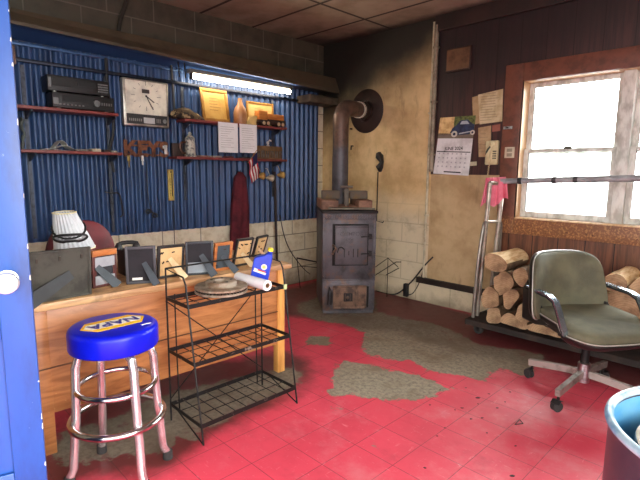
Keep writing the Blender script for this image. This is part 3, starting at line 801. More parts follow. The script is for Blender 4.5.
lb.build('bottle_label', [mat('label_white', rgb(230, 228, 214), .5), mat('label_red', rgb(200, 60, 50), .5), mat('label_yellow', rgb(226, 206, 90), .5)], bot)

# ================================================================== STOOL
sc0 = Vector((2.125, -3.362, 0))
stool = thing('bar_stool', 'chrome bar stool with round blue seat printed with a yellow hexagon', 'stool', tuple(sc0))
blue_v = mat('blue_vinyl', rgb(8, 24, 200), .34, 0, rgb(7, 20, 180), 4, spec=.3)
MB().lathe([(0, .582), (.164, .582), (.176, .586), (.180, .595), (.180, .657), (.177, .669), (.168, .677), (.155, .680), (0, .680)], sc0, None, 64).build('seat', blue_v, stool, angle=.9)
# hexagon badge with lettering that reads from the far side
dA = FZ(135, 318.5, .656) - FZ(98, 327, .656); ax = -Vector((dA.x, dA.y, 0)).normalized(); ay = Vector((-ax.y, ax.x, 0))
hc = Vector((sc0.x, sc0.y, 0)) + Vector((-.008, .004, .6802))
HW, HH = .138, .068
hexp = [(-HW, 0), (-HW + .045, -HH), (HW - .045, -HH), (HW, 0), (HW - .045, HH), (-HW + .045, HH)]
lg = MB()
lg.prism(hexp, hc, ax, ay, .0012, 0)
lg.prism([(-HW + .036, -.036), (HW - .036, -.036), (HW - .016, 0), (HW - .036, .036), (-HW + .036, .036), (-HW + .016, 0)], hc, ax, ay, .0016, 1)
lg.text('NAPA', .08, hc + Vector((0, 0, .0015)), ax, ay, .001, 2, .0022)
lg.build('badge', [mat('badge_yellow', rgb(250, 200, 50), .6, 0, rgb(244, 190, 44)), mat('badge_white', rgb(255, 252, 242), .6, 0, rgb(250, 247, 236)), mat('badge_blue', rgb(18, 30, 140), .35)], stool)
MB().prism([(-.022, -.006), (.022, -.006), (.022, .006), (-.022, .006)], sc0 + Vector((.095, .10, .6798)), ax, ay, .001).build('tag_patch', mat('badge_white', rgb(255, 252, 242), .6, 0, rgb(250, 247, 236)), stool)
feet = [Vector((2.181, -3.17, 0)), Vector((1.921, -3.373, 0)), Vector((2.075, -3.562, 0)), Vector((2.325, -3.345, 0))]
chrome_p = mat('chrome_pink', rgb(214, 206, 208), .22, .8, rgb(196, 168, 172), 10, .45, .75)
def R_(z): return .135 + (.152 - .135) * (.53 - z) / .41
for f in feet:
    d = (f - sc0); d.z = 0; dd = d.normalized(); r0 = d.length
    P = [sc0 + dd * .03 + Vector((0, 0, .575)), sc0 + dd * .11 + Vector((0, 0, .573)), sc0 + dd * .142 + Vector((0, 0, .557)), sc0 + dd * .155 + Vector((0, 0, .515)),
         sc0 + dd * .166 + Vector((0, 0, .27)), sc0 + dd * .172 + Vector((0, 0, .22)), sc0 + dd * (r0 - .02) + Vector((0, 0, .07)), sc0 + dd * r0 + Vector((0, 0, .03)), sc0 + dd * r0 + Vector((0, 0, .02))]
    L = MB().tube(P, .018, 16).build('leg', chrome_p, stool)
    MB().lathe([(.0, 0), (.022, 0), (.023, .004), (.022, .038), (.018, .042)], sc0 + dd * r0, None, 18).build('rubber_foot', rubber, L)
def ringp(r, z, n_=48): return [sc0 + Vector((r * math.cos(2 * PI * k / n_), r * math.sin(2 * PI * k / n_), z)) for k in range(n_)]
MB().tube(ringp(.158, .412), .0118, 12, closed=True).build('upper_ring', chrome, stool)
MB().tube(ringp(.188, .265), .0142, 12, closed=True).build('foot_ring', chrome, stool)
MB().cyl(sc0 + Vector((0, 0, .562)), sc0 + Vector((0, 0, .583)), .09).build('swivel_plate', chrome, stool)

# ================================================================== STOVE
m, t = newmat('stove_iron')
v = t.coord()
ic = t.mix(t.ramp(t.noise(v, 5, 6, .65), .38, .7), rgb(86, 82, 88), rgb(54, 50, 54))
ic = t.mix(t.math('MULTIPLY', t.ramp(t.noise(v, 7, 6, .75), .52, .66), .7), ic, rgb(108, 80, 62))
t.l.new(ic, t.b.inputs['Base Color']); t.b.inputs['Roughness'].default_value = .5; t.b.inputs['Metallic'].default_value = .35
t.bump(t.noise(v, 60, 4), .2, .003)
iron = m
rust = mat('rusty_iron', rgb(120, 92, 74), .65, .25, rgb(74, 56, 48), 12, bump=.3)
rust_pink = mat('rusty_top_plate', rgb(150, 112, 92), .7, .2, rgb(100, 72, 60), 8)
dark_iron = mat('stove_dark_iron', rgb(34, 30, 31), .7, .3, rgb(48, 41, 40), 10)
fl_ = Vector((1.078, -1.062, 0)); fr_ = Vector((1.393, -.677, 0))
sxv = (fr_ - fl_).normalized(); SW = (fr_ - fl_).length; syv = Vector((-sxv.y, sxv.x, 0))   # syv: away from the room
if syv.x > 0: syv = -syv
so = (fl_ + fr_) / 2
SM = Matrix(((sxv.x, syv.x, 0, so.x), (sxv.y, syv.y, 0, so.y), (0, 0, 1, 0), (0, 0, 0, 1)))
stove = thing('wood_stove', 'tall grey cast iron wood stove in the corner with bricks on top', 'stove', tuple(so + syv * .33))
hw = SW / 2; SD = .64
s = MB(SM); s.bb(-hw, hw, .0, SD, .32, .955, .006).bb(-hw, hw, .0, SD, .03, .325, .006).bb(-hw + .01, hw - .01, .01, SD - .01, 0, .03)
s.build('body', iron, stove)
MB(SM).bb(-hw - .006, hw + .012, -.02, SD + .01, .95, .975, .005).build('top_rim', dark_iron, stove)
s = MB(SM)
s.bb(-hw - .004, -hw + .155, .10, SD, .975, 1.062, .006).bb(hw - .15, hw - .02, .10, SD, .975, 1.062, .006).bb(-hw + .155, hw - .15, .14, SD, .975, 1.0, .004)
s.build('top_plate', rust_pink, stove)
MB(SM).prism([(-.17, 0), (.17, 0), (.235, -.12), (-.07, -.12), (-.2, -.1)], (0, .13, .985), (1, 0, 0), (0, 1, 0), .012).build('loose_sheet', mat('dull_tin', rgb(112, 106, 92), .6, .4, rgb(84, 76, 66), 8), stove)
s = MB(SM).bb(-hw + .018, hw - .018, -.006, 0, .895, .94, .002)
for k in range(19):
    for j in range(2): s.box((-hw + .04 + k * .0235, -.008, .906 + j * .023), (.014, .012, .014), Matrix.Rotation(PI / 4, 3, 'Y'))
s.build('diamond_band', iron, stove)
s = MB(SM).bb(-hw, -hw + .022, -.006, 0, .33, .9, .002).bb(hw - .022, hw, -.006, 0, .33, .9, .002).bb(-hw, hw, -.007, 0, .318, .334, .002)
for k in (-1, 1):
    for zz in (.86, .60, .36): s.ball((k * (hw - .011), -.006, zz), .006, 0, 8)
s.build('trim_strip', iron, stove)
fd = stove
x0, x1, z0, z1 = -.135, .165, .475, .84
MB(SM).bb(x0 - .024, x1 + .012, -.006, 0, z0 - .012, z1 + .012, .002).build('door_gap_shade', mat('gap_shade_black', rgb(22, 20, 22), .8), stove)  # black plate stands in for the shadow in the gap round the fire door
d = MB(SM).bb(x0, x1, -.026, -.012, z0, z1, .004).bb(x0, x1, -.030, -.024, z1 - .022, z1, .003)
fdoor = d.build('fire_door', iron, stove)
pl_ = mat('raised_iron', rgb(84, 80, 88), .5, .3, rgb(60, 55, 60), 9)
AX, AY = Vector((1, 0, 0)), Vector((0, 0, 1))
def on_face(a, b, dpt): return (a, dpt, b)
lt = MB(SM)
lt.text('COMFORT', .052, (.03, -.0262, .762), AX, AY, .0035, 0, .0005)
lt.build('cast_lettering', mat('cast_letter', rgb(70, 65, 70), .5, .4), fdoor)
MB(SM).text('100', .055, (-.01, -.0262, .70), AX, AY, .0035, 0, .0005).build('cast_number', mat('cast_letter', rgb(70, 65, 70), .5, .4), fdoor)
sl = MB(SM)
for k, hh in enumerate((.08, .04, .08, .08)): sl.box((-.05 + k * .042, -.026, .585), (.007, .006, hh))
sl.tube([(-.115, -.028, .59), (-.10, -.028, .635), (-.075, -.028, .64), (-.05, -.028, .62)], .006)
sl.build('draft_slot', dark_iron, fdoor)
for zz in (.735, .575): 
    MB(SM).tube([(x1 - .06, -.032, zz), (x1 + .045, -.012, zz + .004)], .006).box((x1 + .03, -.008, zz), (.03, .016, .05), None, .003).build('hinge', dark_iron, stove)
MB(SM).tube([(x0 - .02, -.02, .66), (x0 - .012, -.05, .655), (x0 + .004, -.055, .63), (x0 - .018, -.058, .60), (x0 - .028, -.05, .58)], .010).build('door_latch', rust, stove)
# ash door
x0, x1, z0, z1 = -.15, .165, .055, .275
MB(SM).bb(x0 - .03, x1 + .03, -.008, 0, z0 - .02, z1 + .02, .003).build('ash_frame', iron, stove)
ad = MB(SM).bb(x0, x1, -.026, -.008, z0, z1, .004).build('ash_door', rust, stove)
s = MB(SM)
s.bb(x0, x1, -.031, -.026, z1 - .018, z1, .002).bb(x0, x1, -.031, -.026, z0, z0 + .018, .002).bb(x0, x0 + .018, -.031, -.026, z0, z1, .002).bb(x1 - .018, x1, -.031, -.026, z0, z1, .002).bb(.06, .075, -.031, -.026, z0, z1, .002)
s.build('ash_door_rib', rust, ad)
s = MB(SM).bb(-.05, .035, -.032, -.026, .125, .205, .004)
s.build('draft_plate', dark_iron, ad)
MB(SM).ball((-.012, -.036, .165), (.016, .008, .016)).box((.012, -.034, .165), (.004, .004, .06)).box((-.036, -.034, .165), (.004, .004, .06)).build('draft_knob', rust, ad)
MB(SM).tube([(x0 - .05, -.03, .10), (x0 - .045, -.045, .2), (x0 - .035, -.03, .27), (x0 - .015, -.045, .22), (x0 - .02, -.04, .1)], .008).build('ash_latch', dark_iron, stove)
MB(SM).cyl((x1 + .015, -.016, z0 + .01), (x1 + .015, -.016, z1 - .01), .009).build('ash_hinge', dark_iron, stove)
# bricks lying on the top plate
brick_m = mat('fire_brick', rgb(98, 88, 78), .9, 0, rgb(120, 96, 62), 11, .5, .7, bump=.4)
for nm, (a, b) in (('charred brick on the left half of the stove top', (-.145, .33)), ('charred brick on the right half of the stove top', (.13, .33))):
    tag(MB(SM).box((a, b, 1.063 + .042), (.175, .095, .08), None, .006).jitter(.003, 20).build('fire_brick', brick_m), nm, 'brick', 'bricks on the stove')
# damper post between the bricks
s = MB(SM).box((-.0, .24, 1.085), (.045, .04, .17), None, .006).box((0, .24, 1.185), (.12, .05, .024), None, .005).box((-.0, .24, 1.14), (.075, .045, .016), None, .004)
s.build('damper_lever', mat('damper_grey', rgb(96, 88, 80), .6, .4, rgb(66, 58, 52), 9), stove)

# stove pipe with elbow and wall thimble
m, t = newmat('rusty_stovepipe')
v = t.pos(); z = t.sep(v)[2]
pc_ = t.mix(t.ramp(t.noise(v, 6, 5, .65), .4, .7), rgb(92, 90, 96), rgb(66, 62, 66))
rs = t.mix(t.ramp(t.noise(v, 9, 5, .7), .4, .7), rgb(106, 84, 74), rgb(70, 58, 54))
zz = t.math('ADD', z, t.math('MULTIPLY', t.math('SUBTRACT', t.noise(v, 5, 4), .5), .2))
t.l.new(t.mix(t.ramp(zz, 1.5, 1.62), pc_, rs), t.b.inputs['Base Color']); t.b.inputs['Roughness'].default_value = .5; t.b.inputs['Metallic'].default_value = .4
pipe_m = m
pc3 = SM @ Vector((-.022, .545, 0)); fl3 = Vector((.68, 0, 1.985)); zc = 1.975
pipe = thing('stove_pipe', 'rusty stove pipe rising from the stove and bending into the round wall plate', 'stove pipe', (pc3.x, pc3.y, 1.0))
hdir = Vector((fl3.x - pc3.x, fl3.y - pc3.y, 0)); hl = hdir.length; hdir.normalize(); rp = .081
MB().cyl((pc3.x, pc3.y, 1.0005), (pc3.x, pc3.y, 1.48), rp + .001, None, 32).build('lower_pipe', pipe_m, pipe)
MB().cyl((pc3.x, pc3.y, 1.46), (pc3.x, pc3.y, 1.80), rp - .001, None, 32).build('upper_pipe', pipe_m, pipe)
eb = []; er = .15
for k in range(9):
    a = PI / 2 * k / 8
    eb.append(Vector((pc3.x, pc3.y, zc - er)) + hdir * (er - er * math.cos(a)) + Vector((0, 0, er * math.sin(a))))
sec = [(rp * math.cos(2 * PI * k / 32), rp * math.sin(2 * PI * k / 32)) for k in range(32)]
MB().sweep([Vector((pc3.x, pc3.y, 1.79))] + eb[:1] + eb[2:7:2] + eb[8:] + [eb[-1] + hdir * .03], sec).build('elbow', pipe_m, pipe, angle=.25)
q0 = eb[-1] + hdir * .02; q1 = Vector((fl3.x, -.028, fl3.z))
MB().cyl(q0, q0.lerp(q1, .99), rp - .002, None, 32).build('horizontal_pipe', pipe_m, pipe)
Mw = Matrix(((1, 0, 0), (0, 0, -1), (0, 1, 0)))
MB().lathe([(.088, .002), (.232, .002), (.235, .006), (.227, .012), (.112, .03), (.107, .055), (.088, .055)], (fl3.x, 0, fl3.z), Mw, 48, 0, False).build('wall_thimble', mat('thimble_brown', rgb(62, 46, 42), .5, .4, rgb(40, 32, 30), 4), pipe)
qm = q0.lerp(q1, .52); qe = q0.lerp(q1, .62)
MB().cyl(qm, qe, rp + .006, None, 32).build('pipe_collar', mat('galvanised', rgb(226, 222, 212), .5, .2, rgb(170, 156, 140), 12), pipe)
for k in range(3): pass
MB().cyl(q0.lerp(q1, .64), q1, rp + .012, None, 32).build('thimble_sleeve', mat('sleeve_dark', rgb(70, 56, 50), .6, .4), pipe)

# fire tools behind the stove
rods = thing('iron_stand', 'low black iron stand of bent rods behind the stove', 'iron stand', (.75, -.45, 0))
for pts in ([RY(374, 268, .1), RY(388, 258, .12), RY(398, 267, .12)], [RY(374, 276, .1), RY(396, 262, .12), RY(401, 262, .12)], [RY(386, 275, .12), RY(399, 268, .12)]):
    MB().tube([Vector(p) for p in pts], .0045, 6).build('rod', black_metal, rods)
p = RY(388, 258, .12); MB().tube([p, (p.x, p.y, .0)], .004, 6).build('rod', black_metal, rods)
p2 = RY(374, 268, .1); p3 = LX(322, 263, .22); p4 = LX(297, 258, .2)
MB().tube([p2, Vector((.62, -.2, p2.z)), p3], .004, 6).build('rod', black_metal, rods)
MB().tube([p3, p4], .008, 6).build('rod', black_metal, rods)
p5 = LX(300, 266, .2); MB().tube([LX(322, 268, .22), p5], .004, 6).build('rod', black_metal, rods)
MB().tube([p4, (p4.x, p4.y + .05, 0)], .004, 6).build('rod', black_metal, rods)

# poker hanging on the plaster
pk = thing('fire_poker', 'black fire poker with bushy head hanging on the plaster wall right of the pipe', 'poker', tuple(RY(378, 222, .03)))
a = RY(378, 172, .03); b = RY(376.5, 221, .03)
MB().tube([a, b, RY(383, 222.5, .03), RY(383.5, 221, .03)], .006, 8).build('rod', black_metal, pk)
hd = MB()
c1 = RY(378.5, 153, .03); c2 = RY(380, 172, .03)
hd.tube([c1, c1.lerp(c2, .2) + Vector((.01, 0, 0)), c1.lerp(c2, .5) + Vector((.03, 0, 0)), c1.lerp(c2, .75), c2], .026, 12, scales=[.9, 1.5, .9, 1.6, .5]).jitter(.012, 22).build('head', black_plastic, pk)
MB().tube([c1, (c1.x + .01, .001, c1.z + .01)], .004, 6).build('hook', black_metal, pk)
for px, py, lb_ in ((352, 129, 'small black bolt in the plaster below the pipe plate, upper of two'), (353, 146, 'small black hook in the plaster below the pipe plate, lower of two')):
    p = RY(px, py, 0); tag(MB().tube([p, p + Vector((0, -.03, 0)), p + Vector((0, -.032, -.045 if py > 140 else -.005))], .008, 8).build('wall_hook', black_metal), lb_, 'hook', 'hooks below the pipe plate')

# power lead with black plug block on the wall
cord = thing('power_cord', 'black power cord sagging down the plaster to the floor beside the stove', 'cord', tuple(RY(406, 296, .02)))
pts = [RY(433, 257, .012), RY(425, 265, .012), RY(413, 280, .012), RY(400, 292, .012), RY(390, 294.5, .012), RY(376, 291, .012)]
def smooth(pts, n=5):
    out = []
    P = [Vector(p) for p in pts]
    for i in range(len(P) - 1):
        p0 = P[max(i - 1, 0)]; p1 = P[i]; p2 = P[i + 1]; p3 = P[min(i + 2, len(P) - 1)]
        for k in range(n):
            t_ = k / n
            out.append(.5 * ((2 * p1) + (p2 - p0) * t_ + (2 * p0 - 5 * p1 + 4 * p2 - p3) * t_ ** 2 + (3 * p1 - p0 - 3 * p2 + p3) * t_ ** 3))
    return out + [P[-1]]
MB().tube(smooth(pts), .008, 8).build('cord', black_plastic, cord)
p = RY(406, 290, .025); MB().box(p, (.05, .045, .14), None, .008).build('plug_block', black_plastic, cord)
MB().tube(smooth([p + Vector((.02, 0, -.05)), RY(413, 293, .02), RY(419, 283, .02), RY(424, 268, .015)]), .005, 6).build('thin_cord', black_plastic, cord)

# ================================================================== CONDUITS
cp = mat('painted_conduit', rgb(150, 138, 118), .5, .2, rgb(110, 98, 82), 9)
cp2 = mat('pale_conduit', rgb(206, 196, 170), .5, .1, rgb(170, 158, 130), 9)
cd1 = thing('conduit', 'thick grey conduit pipe running up the corner of the dark panelling', 'pipe', tuple(RY(433.5, 172, .02)))
MB().cyl((1.545, -.032, 1.335), (1.545, -.032, 2.70), .022, None, 14).build('pipe', cp, cd1)
for z in (1.5, 2.0, 2.5): MB().box((1.548, -.03, z), (.052, .056, .018), None, .003).build('strap', cp, cd1)
cd2 = thing('conduit', 'thin pale conduit running the full height of the plaster edge', 'pipe', (1.497, -.02, .26))
MB().cyl((1.497, -.018, .262), (1.505, -.018, 2.74), .0115, None, 12).build('pipe', cp2, cd2)
for z in (.9, 1.9): MB().box((1.50, -.012, z), (.045, .024, .016), None, .003).build('strap', cp2, cd2)

# ================================================================== OFFICE CHAIR
cc0 = Vector((3.315, -1.055, 0)); cfw = Vector((.82, -.57, 0)).normalized(); crt = Vector((-cfw.y, cfw.x, 0))
CM = Matrix(((crt.x, cfw.x, 0, cc0.x), (crt.y, cfw.y, 0, cc0.y), (0, 0, 1, 0), (0, 0, 0, 1)))   # x to the right in the photo, y forward
chair = thing('office_chair', 'grey-green upholstered swivel armchair on a chrome base in front of the firewood', 'chair', tuple(cc0))
m, t = newmat('grey_green_fabric')
v = t.coord()
fc = t.mix(t.ramp(t.noise(v, 5, 5, .6), .35, .7), rgb(102, 99, 76), rgb(76, 74, 57))
fc = t.mix(t.math('MULTIPLY', t.ramp(t.noise(v, 160, 2, .6), .4, .7), .4), fc, rgb(88, 90, 78))
t.l.new(fc, t.b.inputs['Base Color']); t.b.inputs['Roughness'].default_value = .8
t.bump(t.noise(v, 260, 2), .25, .002)
fabric = m
shell = mat('black_chair_shell', rgb(26, 25, 25), .35)
pip = mat('pale_piping', rgb(170, 170, 160), .5)
def se(a, b, e, n_=56, taper=0.0):
    o = []
    for k in range(n_):
        an = 2 * PI * k / n_; c, s_ = math.cos(an), math.sin(an)
        xx = a * math.copysign(abs(c) ** (2 / e), c); yy = b * math.copysign(abs(s_) ** (2 / e), s_)
        o.append((xx * (1 + taper * yy / b), yy))
    return o
def back_fn(dy=0.0):
    def f(a, b, h):            # a across, b up the back (-.24 .. .24), h towards the sitter
        zz = .632 + b
        lean = -.240 - .14 * (b + .24) + .10 * (a / .24) ** 2 + .06 * (max(0, -.10 - b) / .14) ** 2 * .5
        return (a, lean + h + dy, zz)
    return f
bo_ = [(a - .026, b) for a, b in se(.264, .20, 5.0, 72, -.08)]
bo_ = [(a, b) for a, b in bo_]
MB(CM).pad(bo_, [(.97, -.018), (1.0, -.006), (1.0, .006), (.985, .024), (.93, .036), (.75, .042), (.4, .044)], back_fn()).build('backrest', fabric, chair, angle=1.2)
MB(CM).pad(bo_, [(.9, -.055), (1.0, -.045), (1.035, -.025), (1.035, -.010), (.98, -.004)], back_fn()).build('back_shell', shell, chair, angle=1.0)
MB(CM).tube([back_fn()(a * 1.022, b * 1.022, -.004) for a, b in bo_], .0036, 6, closed=True).build('back_piping', pip, chair)
so_ = se(.252, .262, 3.6, 64, .05)
def seat_fn(a, b, h):
    zz = .452 + h - .02 * (b / .26) + .035 * (abs(a) / .25) ** 3 * (b < .1) - .012 * max(0, (b - .17) / .09) ** 2
    return (a, b + .0, zz)
MB(CM).pad(so_, [(.96, -.015), (1.0, -.006), (1.0, .008), (.985, .024), (.93, .034), (.75, .038), (.4, .036)], seat_fn).build('seat', fabric, chair, angle=1.2)
MB(CM).pad(so_, [(.55, -.085), (.85, -.068), (1.0, -.038), (1.03, -.022), (1.03, -.012), (.97, -.006)], seat_fn).build('seat_shell', shell, chair, angle=1.0)
MB(CM).tube([seat_fn(a * 1.022, b * 1.022, -.006) for a, b in so_], .0036, 6, closed=True).build('seat_piping', pip, chair)
# rear bucket joining back and seat
for sg in (-1, 1):
    bk = MB(CM)
    bk.pad([(-.30, .40), (-.16, .40), (-.04, .43), (-.10, .50), (-.20, .60), (-.27, .66), (-.31, .6)], [(.9, .0), (1, .006), (1, .02), (.9, .028)], lambda a, b, h, sg=sg: (sg * (.215 + h), a, b))
    bk.build('side_wing', shell, chair)
arm_m = mat('polished_arm', rgb(176, 192, 206), .22, .9, rgb(130, 142, 154), 6)
for sg in (-1, 1):
    xa = sg * .272
    apts = [(sg * .245, -.235, .625), (xa, -.20, .634), (xa, .0, .628), (xa, .055, .612), (xa, .085, .575), (sg * .268, .14, .47), (sg * .262, .15, .44)]
    ar = MB(CM).flat(apts, .034, .012, (0, .25, 1)).build('armrest', arm_m, chair)
    MB(CM).flat([(p[0], p[1] - .004, p[2] - .011) for p in apts], .034, .010, (0, .25, 1)).build('arm_rubber', black_plastic, ar)
# column and base
MB(CM).box((0, .0, .352), (.22, .24, .03), None, .008).build('tilt_plate', shell, chair)
MB(CM).cyl((0, 0, .2), (0, 0, .345), .024).build('column', black_metal, chair)
MB(CM).lathe([(.0, .085), (.036, .085), (.036, .20), (.03, .205), (0, .205)], (0, 0, 0)).build('hub', alu, chair)
base_m = mat('worn_chrome_base', rgb(160, 152, 146), .42, .6, rgb(106, 94, 88), 12, .45, .7)
wheel_pts = [Vector((3.005, -1.05, 0)), Vector((3.283, -1.375, 0)), Vector((3.625, -1.055, 0)), Vector((3.345, -.735, 0))]
for wp in wheel_pts:
    d = (wp - cc0); d.z = 0; L_ = d.length; d.normalize()
    MB().flat([cc0 + d * .03 + Vector((0, 0, .138)), cc0 + d * .12 + Vector((0, 0, .132)), cc0 + d * (L_ + .014) + Vector((0, 0, .108))], .028, .040, (0, 0, 1)).build('base_leg', base_m, chair)
    cs_ = MB().cyl(cc0 + d * (L_ - .005) + Vector((0, 0, .05)), cc0 + d * (L_ - .005) + Vector((0, 0, .095)), .008).build('caster', black_metal, chair)
    sd = Vector((-d.y, d.x, 0)); wc = cc0 + d * (L_ + .01) + Vector((0, 0, .030))
    Qd = Vector((d.x * .5 + sd.x, d.y * .5 + sd.y, 0)).normalized()
    Qm = Qd.to_track_quat('Z', 'Y').to_matrix()
    ww = MB()
    for o_ in (-.018, .006): ww.lathe([(0, 0), (.022, 0), (.030, .003), (.030, .010), (.022, .013), (0, .013)], wc + Qd * o_, Qm, 24)
    ww.build('wheel', rubber, cs_)
    MB().flat([wc - Qd * .0 + Vector((0, 0, .03)) - d * .02, wc + Vector((0, 0, .036)), wc + d * .025 + Vector((0, 0, .02))], .05, .004, (0, 0, 1)).build('caster_hood', black_plastic, cs_)

# ================================================================== FIREWOOD CART
CX0, CX1, CY0, CY1, CZ = 2.265, 3.95, -.55, -.10, .118
cart = thing('firewood_cart', 'low black platform cart with a tall steel handle carrying the firewood under the window', 'cart', (3.0, -.32, 0))
pf = MB().bb(CX0, CX1, CY0, CY1, CZ - .018, CZ, .003)
pf.flat([(CX0, CY0, CZ - .02), (CX1, CY0, CZ - .02)], .008, .045, (0, 0, 1)).flat([(CX0, CY0, CZ - .02), (CX0, CY1, CZ - .02)], .008, .045, (0, 0, 1))
pf.build('platform', mat('black_platform', rgb(36, 30, 28), .75, .1, rgb(58, 44, 38), 8), cart)
for x in (CX0 + .09, CX1 - .1):
    for y in (CY0 + .06, CY1 - .06):
        k = MB().box((x, y, .085), (.05, .05, .03), None, .004).flat([(x - .0, y - .024, .09), (x, y - .024, .03)], .03, .005, (0, 1, 0)).flat([(x, y + .024, .09), (x, y + .024, .03)], .03, .005, (0, 1, 0)).build('caster', black_metal, cart)
        MB().lathe([(0, -.016), (.034, -.016), (.04, -.01), (.04, .01), (.034, .016), (0, .016)], (x, y, .0405), Matrix(((1, 0, 0), (0, 0, -1), (0, 1, 0))), 24).build('wheel', rubber, k)
steel = mat('handle_steel', rgb(196, 190, 178), .35, .6, rgb(150, 140, 126), 9)
y1h, y2h = .40, .26
def rail(ptop, pbot, dt, db): return RY(*ptop, dt), RY(*pbot, db)
ha_t, ha_b = Vector(RY(490, 183, y1h)), Vector(RY(476, 305, .46))
hb_t, hb_b = Vector(RY(503, 184, y2h)), Vector(RY(488, 290, .30))
ha_b.z = max(ha_b.z, CZ); hb_b.z = max(hb_b.z, CZ)
ha_b = Vector((CX0 + .02, -.39, CZ)); hb_b = Vector((CX0 + .03, -.19, CZ))
MB().tube([ha_b, ha_t], .0175, 14).build('handle_rail', steel, cart)
MB().tube([hb_b, hb_t], .0175, 14).build('handle_rail', steel, cart)
MB().tube([ha_t, hb_t], .0175, 12).build('handle_top', steel, cart)
MB().tube([ha_b.lerp(ha_t, .72), hb_b.lerp(hb_t, .72)], .012, 10).build('cross_bar', steel, cart)
for A_, B_, sg in ((ha_b, ha_t, -1), (hb_b, hb_t, 1)):
    p = A_.lerp(B_, .72); q = A_.lerp(B_, .60)
    MB().tube(smooth([p, p + Vector((.0, .035 * sg, -.03)), q + Vector((0, .055 * sg, -.02)), A_.lerp(B_, .4) + Vector((0, .07 * sg, 0)), A_ + Vector((.0, .07 * sg, 0))]), .015, 10).build('brace_tube', mat('brace_grey', rgb(150, 146, 138), .35, .6), cart)

# grey pole resting on the handle, pink rag over its end
pole = thing('pole', 'long grey collared pole lying level across the window from the cart handle', 'pole', tuple((ha_t + hb_t) / 2))
pa = Vector(RY(500, 181.3, .30)); pb = Vector(RY(640, 178.2, .30)); pd_ = (pb - pa).normalized()
pole_m = mat('grey_pole', rgb(160, 162, 166), .45, .1, rgb(128, 130, 134), 12)
pend = pa + pd_ * 1.62; lift = Vector((0, 0, .012))
MB().cyl(pa, pa + pd_ * .42, .021, None, 16).build('tube', pole_m, pole)
MB().cyl(pa + pd_ * .41, pend, .0235, None, 16).build('tube', pole_m, pole)
for u_ in (.15, .41, .56): MB().cyl(pa + pd_ * u_, pa + pd_ * (u_ + .03), .026, None, 16).build('collar', mat('pole_collar', rgb(70, 72, 76), .4, .5), pole)
MB().flat([(pend.x - .05, 0, pend.z), (pend.x - .05, -.30, pend.z), ], .03, .012, (0, 0, 1)).build('wall_bracket', black_metal, pole)
rag = MB()
ra = Vector(RY(485.5, 181, .37)); rb2 = Vector(RY(505.5, 180, .27))
nu, nv = 34, 14; V_ = []
for side in (0, 1):
    for j in range(nv + 1):
        for i in range(nu + 1):
            u_ = i / nu; w_ = j / nv
            top = ra.lerp(rb2, u_)
            spread = (u_ - .62) * .06 * w_
            fold = .018 * math.sin(u_ * 19 + .6) * (.25 + w_) + .008 * math.sin(u_ * 41)
            dr = (.19 + .05 * (1 - u_) - .025 * math.sin(u_ * 9)) * w_
            V_.append(top + Vector((.707 * spread - .6 * (-fold) * .7 + .032 * min(1, w_ * 5) * .55, .707 * spread - fold * .7 - .032 * min(1, w_ * 5) * .75 , .026 - dr - .02 * (w_ > 0) * 0)) + Vector((.002, -.003, 0)) * side)
n1_ = (nu + 1) * (nv + 1); fs = []
for side in (0, 1):
    for j in range(nv):
        for i in range(nu):
            a = side * n1_ + j * (nu + 1) + i
            fs.append((a, a + 1, a + nu + 2, a + nu + 1) if side else (a + 1, a, a + nu + 1, a + nu + 2))
rag._add(V_, fs)
tag(rag.build('rag', mat('pink_cloth', rgb(222, 122, 142), .85, 0, rgb(206, 92, 116), 8), angle=1.5), 'pink rag draped over the cart handle at the end of the grey pole', 'rag')

# ------------------------------------------------------------------ logs
bark = mat('log_bark', rgb(120, 96, 70), .9, 0, rgb(84, 64, 46), 14, bump=.6)
pale_split = mat('split_wood', rgb(236, 208, 160), .75, 0, rgb(206, 164, 112), 9, stretch=(6, 1, 6), bump=.3)
m, t = newmat('log_end_grain')
v = t.coord(); x, y, z = t.sep(v)
rr = t.math('SQRT', t.math('ADD', t.math('POWER', x, 2.0), t.math('POWER', z, 2.0)))
wv_ = t.math('SINE', t.math('ADD', t.math('MULTIPLY', rr, 420.0), t.math('MULTIPLY', t.noise(v, 14, 4), 9.0)))
ec = t.mix(t.ramp(t.noise(v, 9, 5, .65), .35, .7), rgb(186, 154, 118), rgb(124, 96, 72))
ec = t.mix(t.math('MULTIPLY', t.ramp(wv_, -.2, 1.0), .25), ec, rgb(120, 84, 54))
t.l.new(ec, t.b.inputs['Base Color']); t.b.inputs['Roughness'].default_value = .85
endg = m
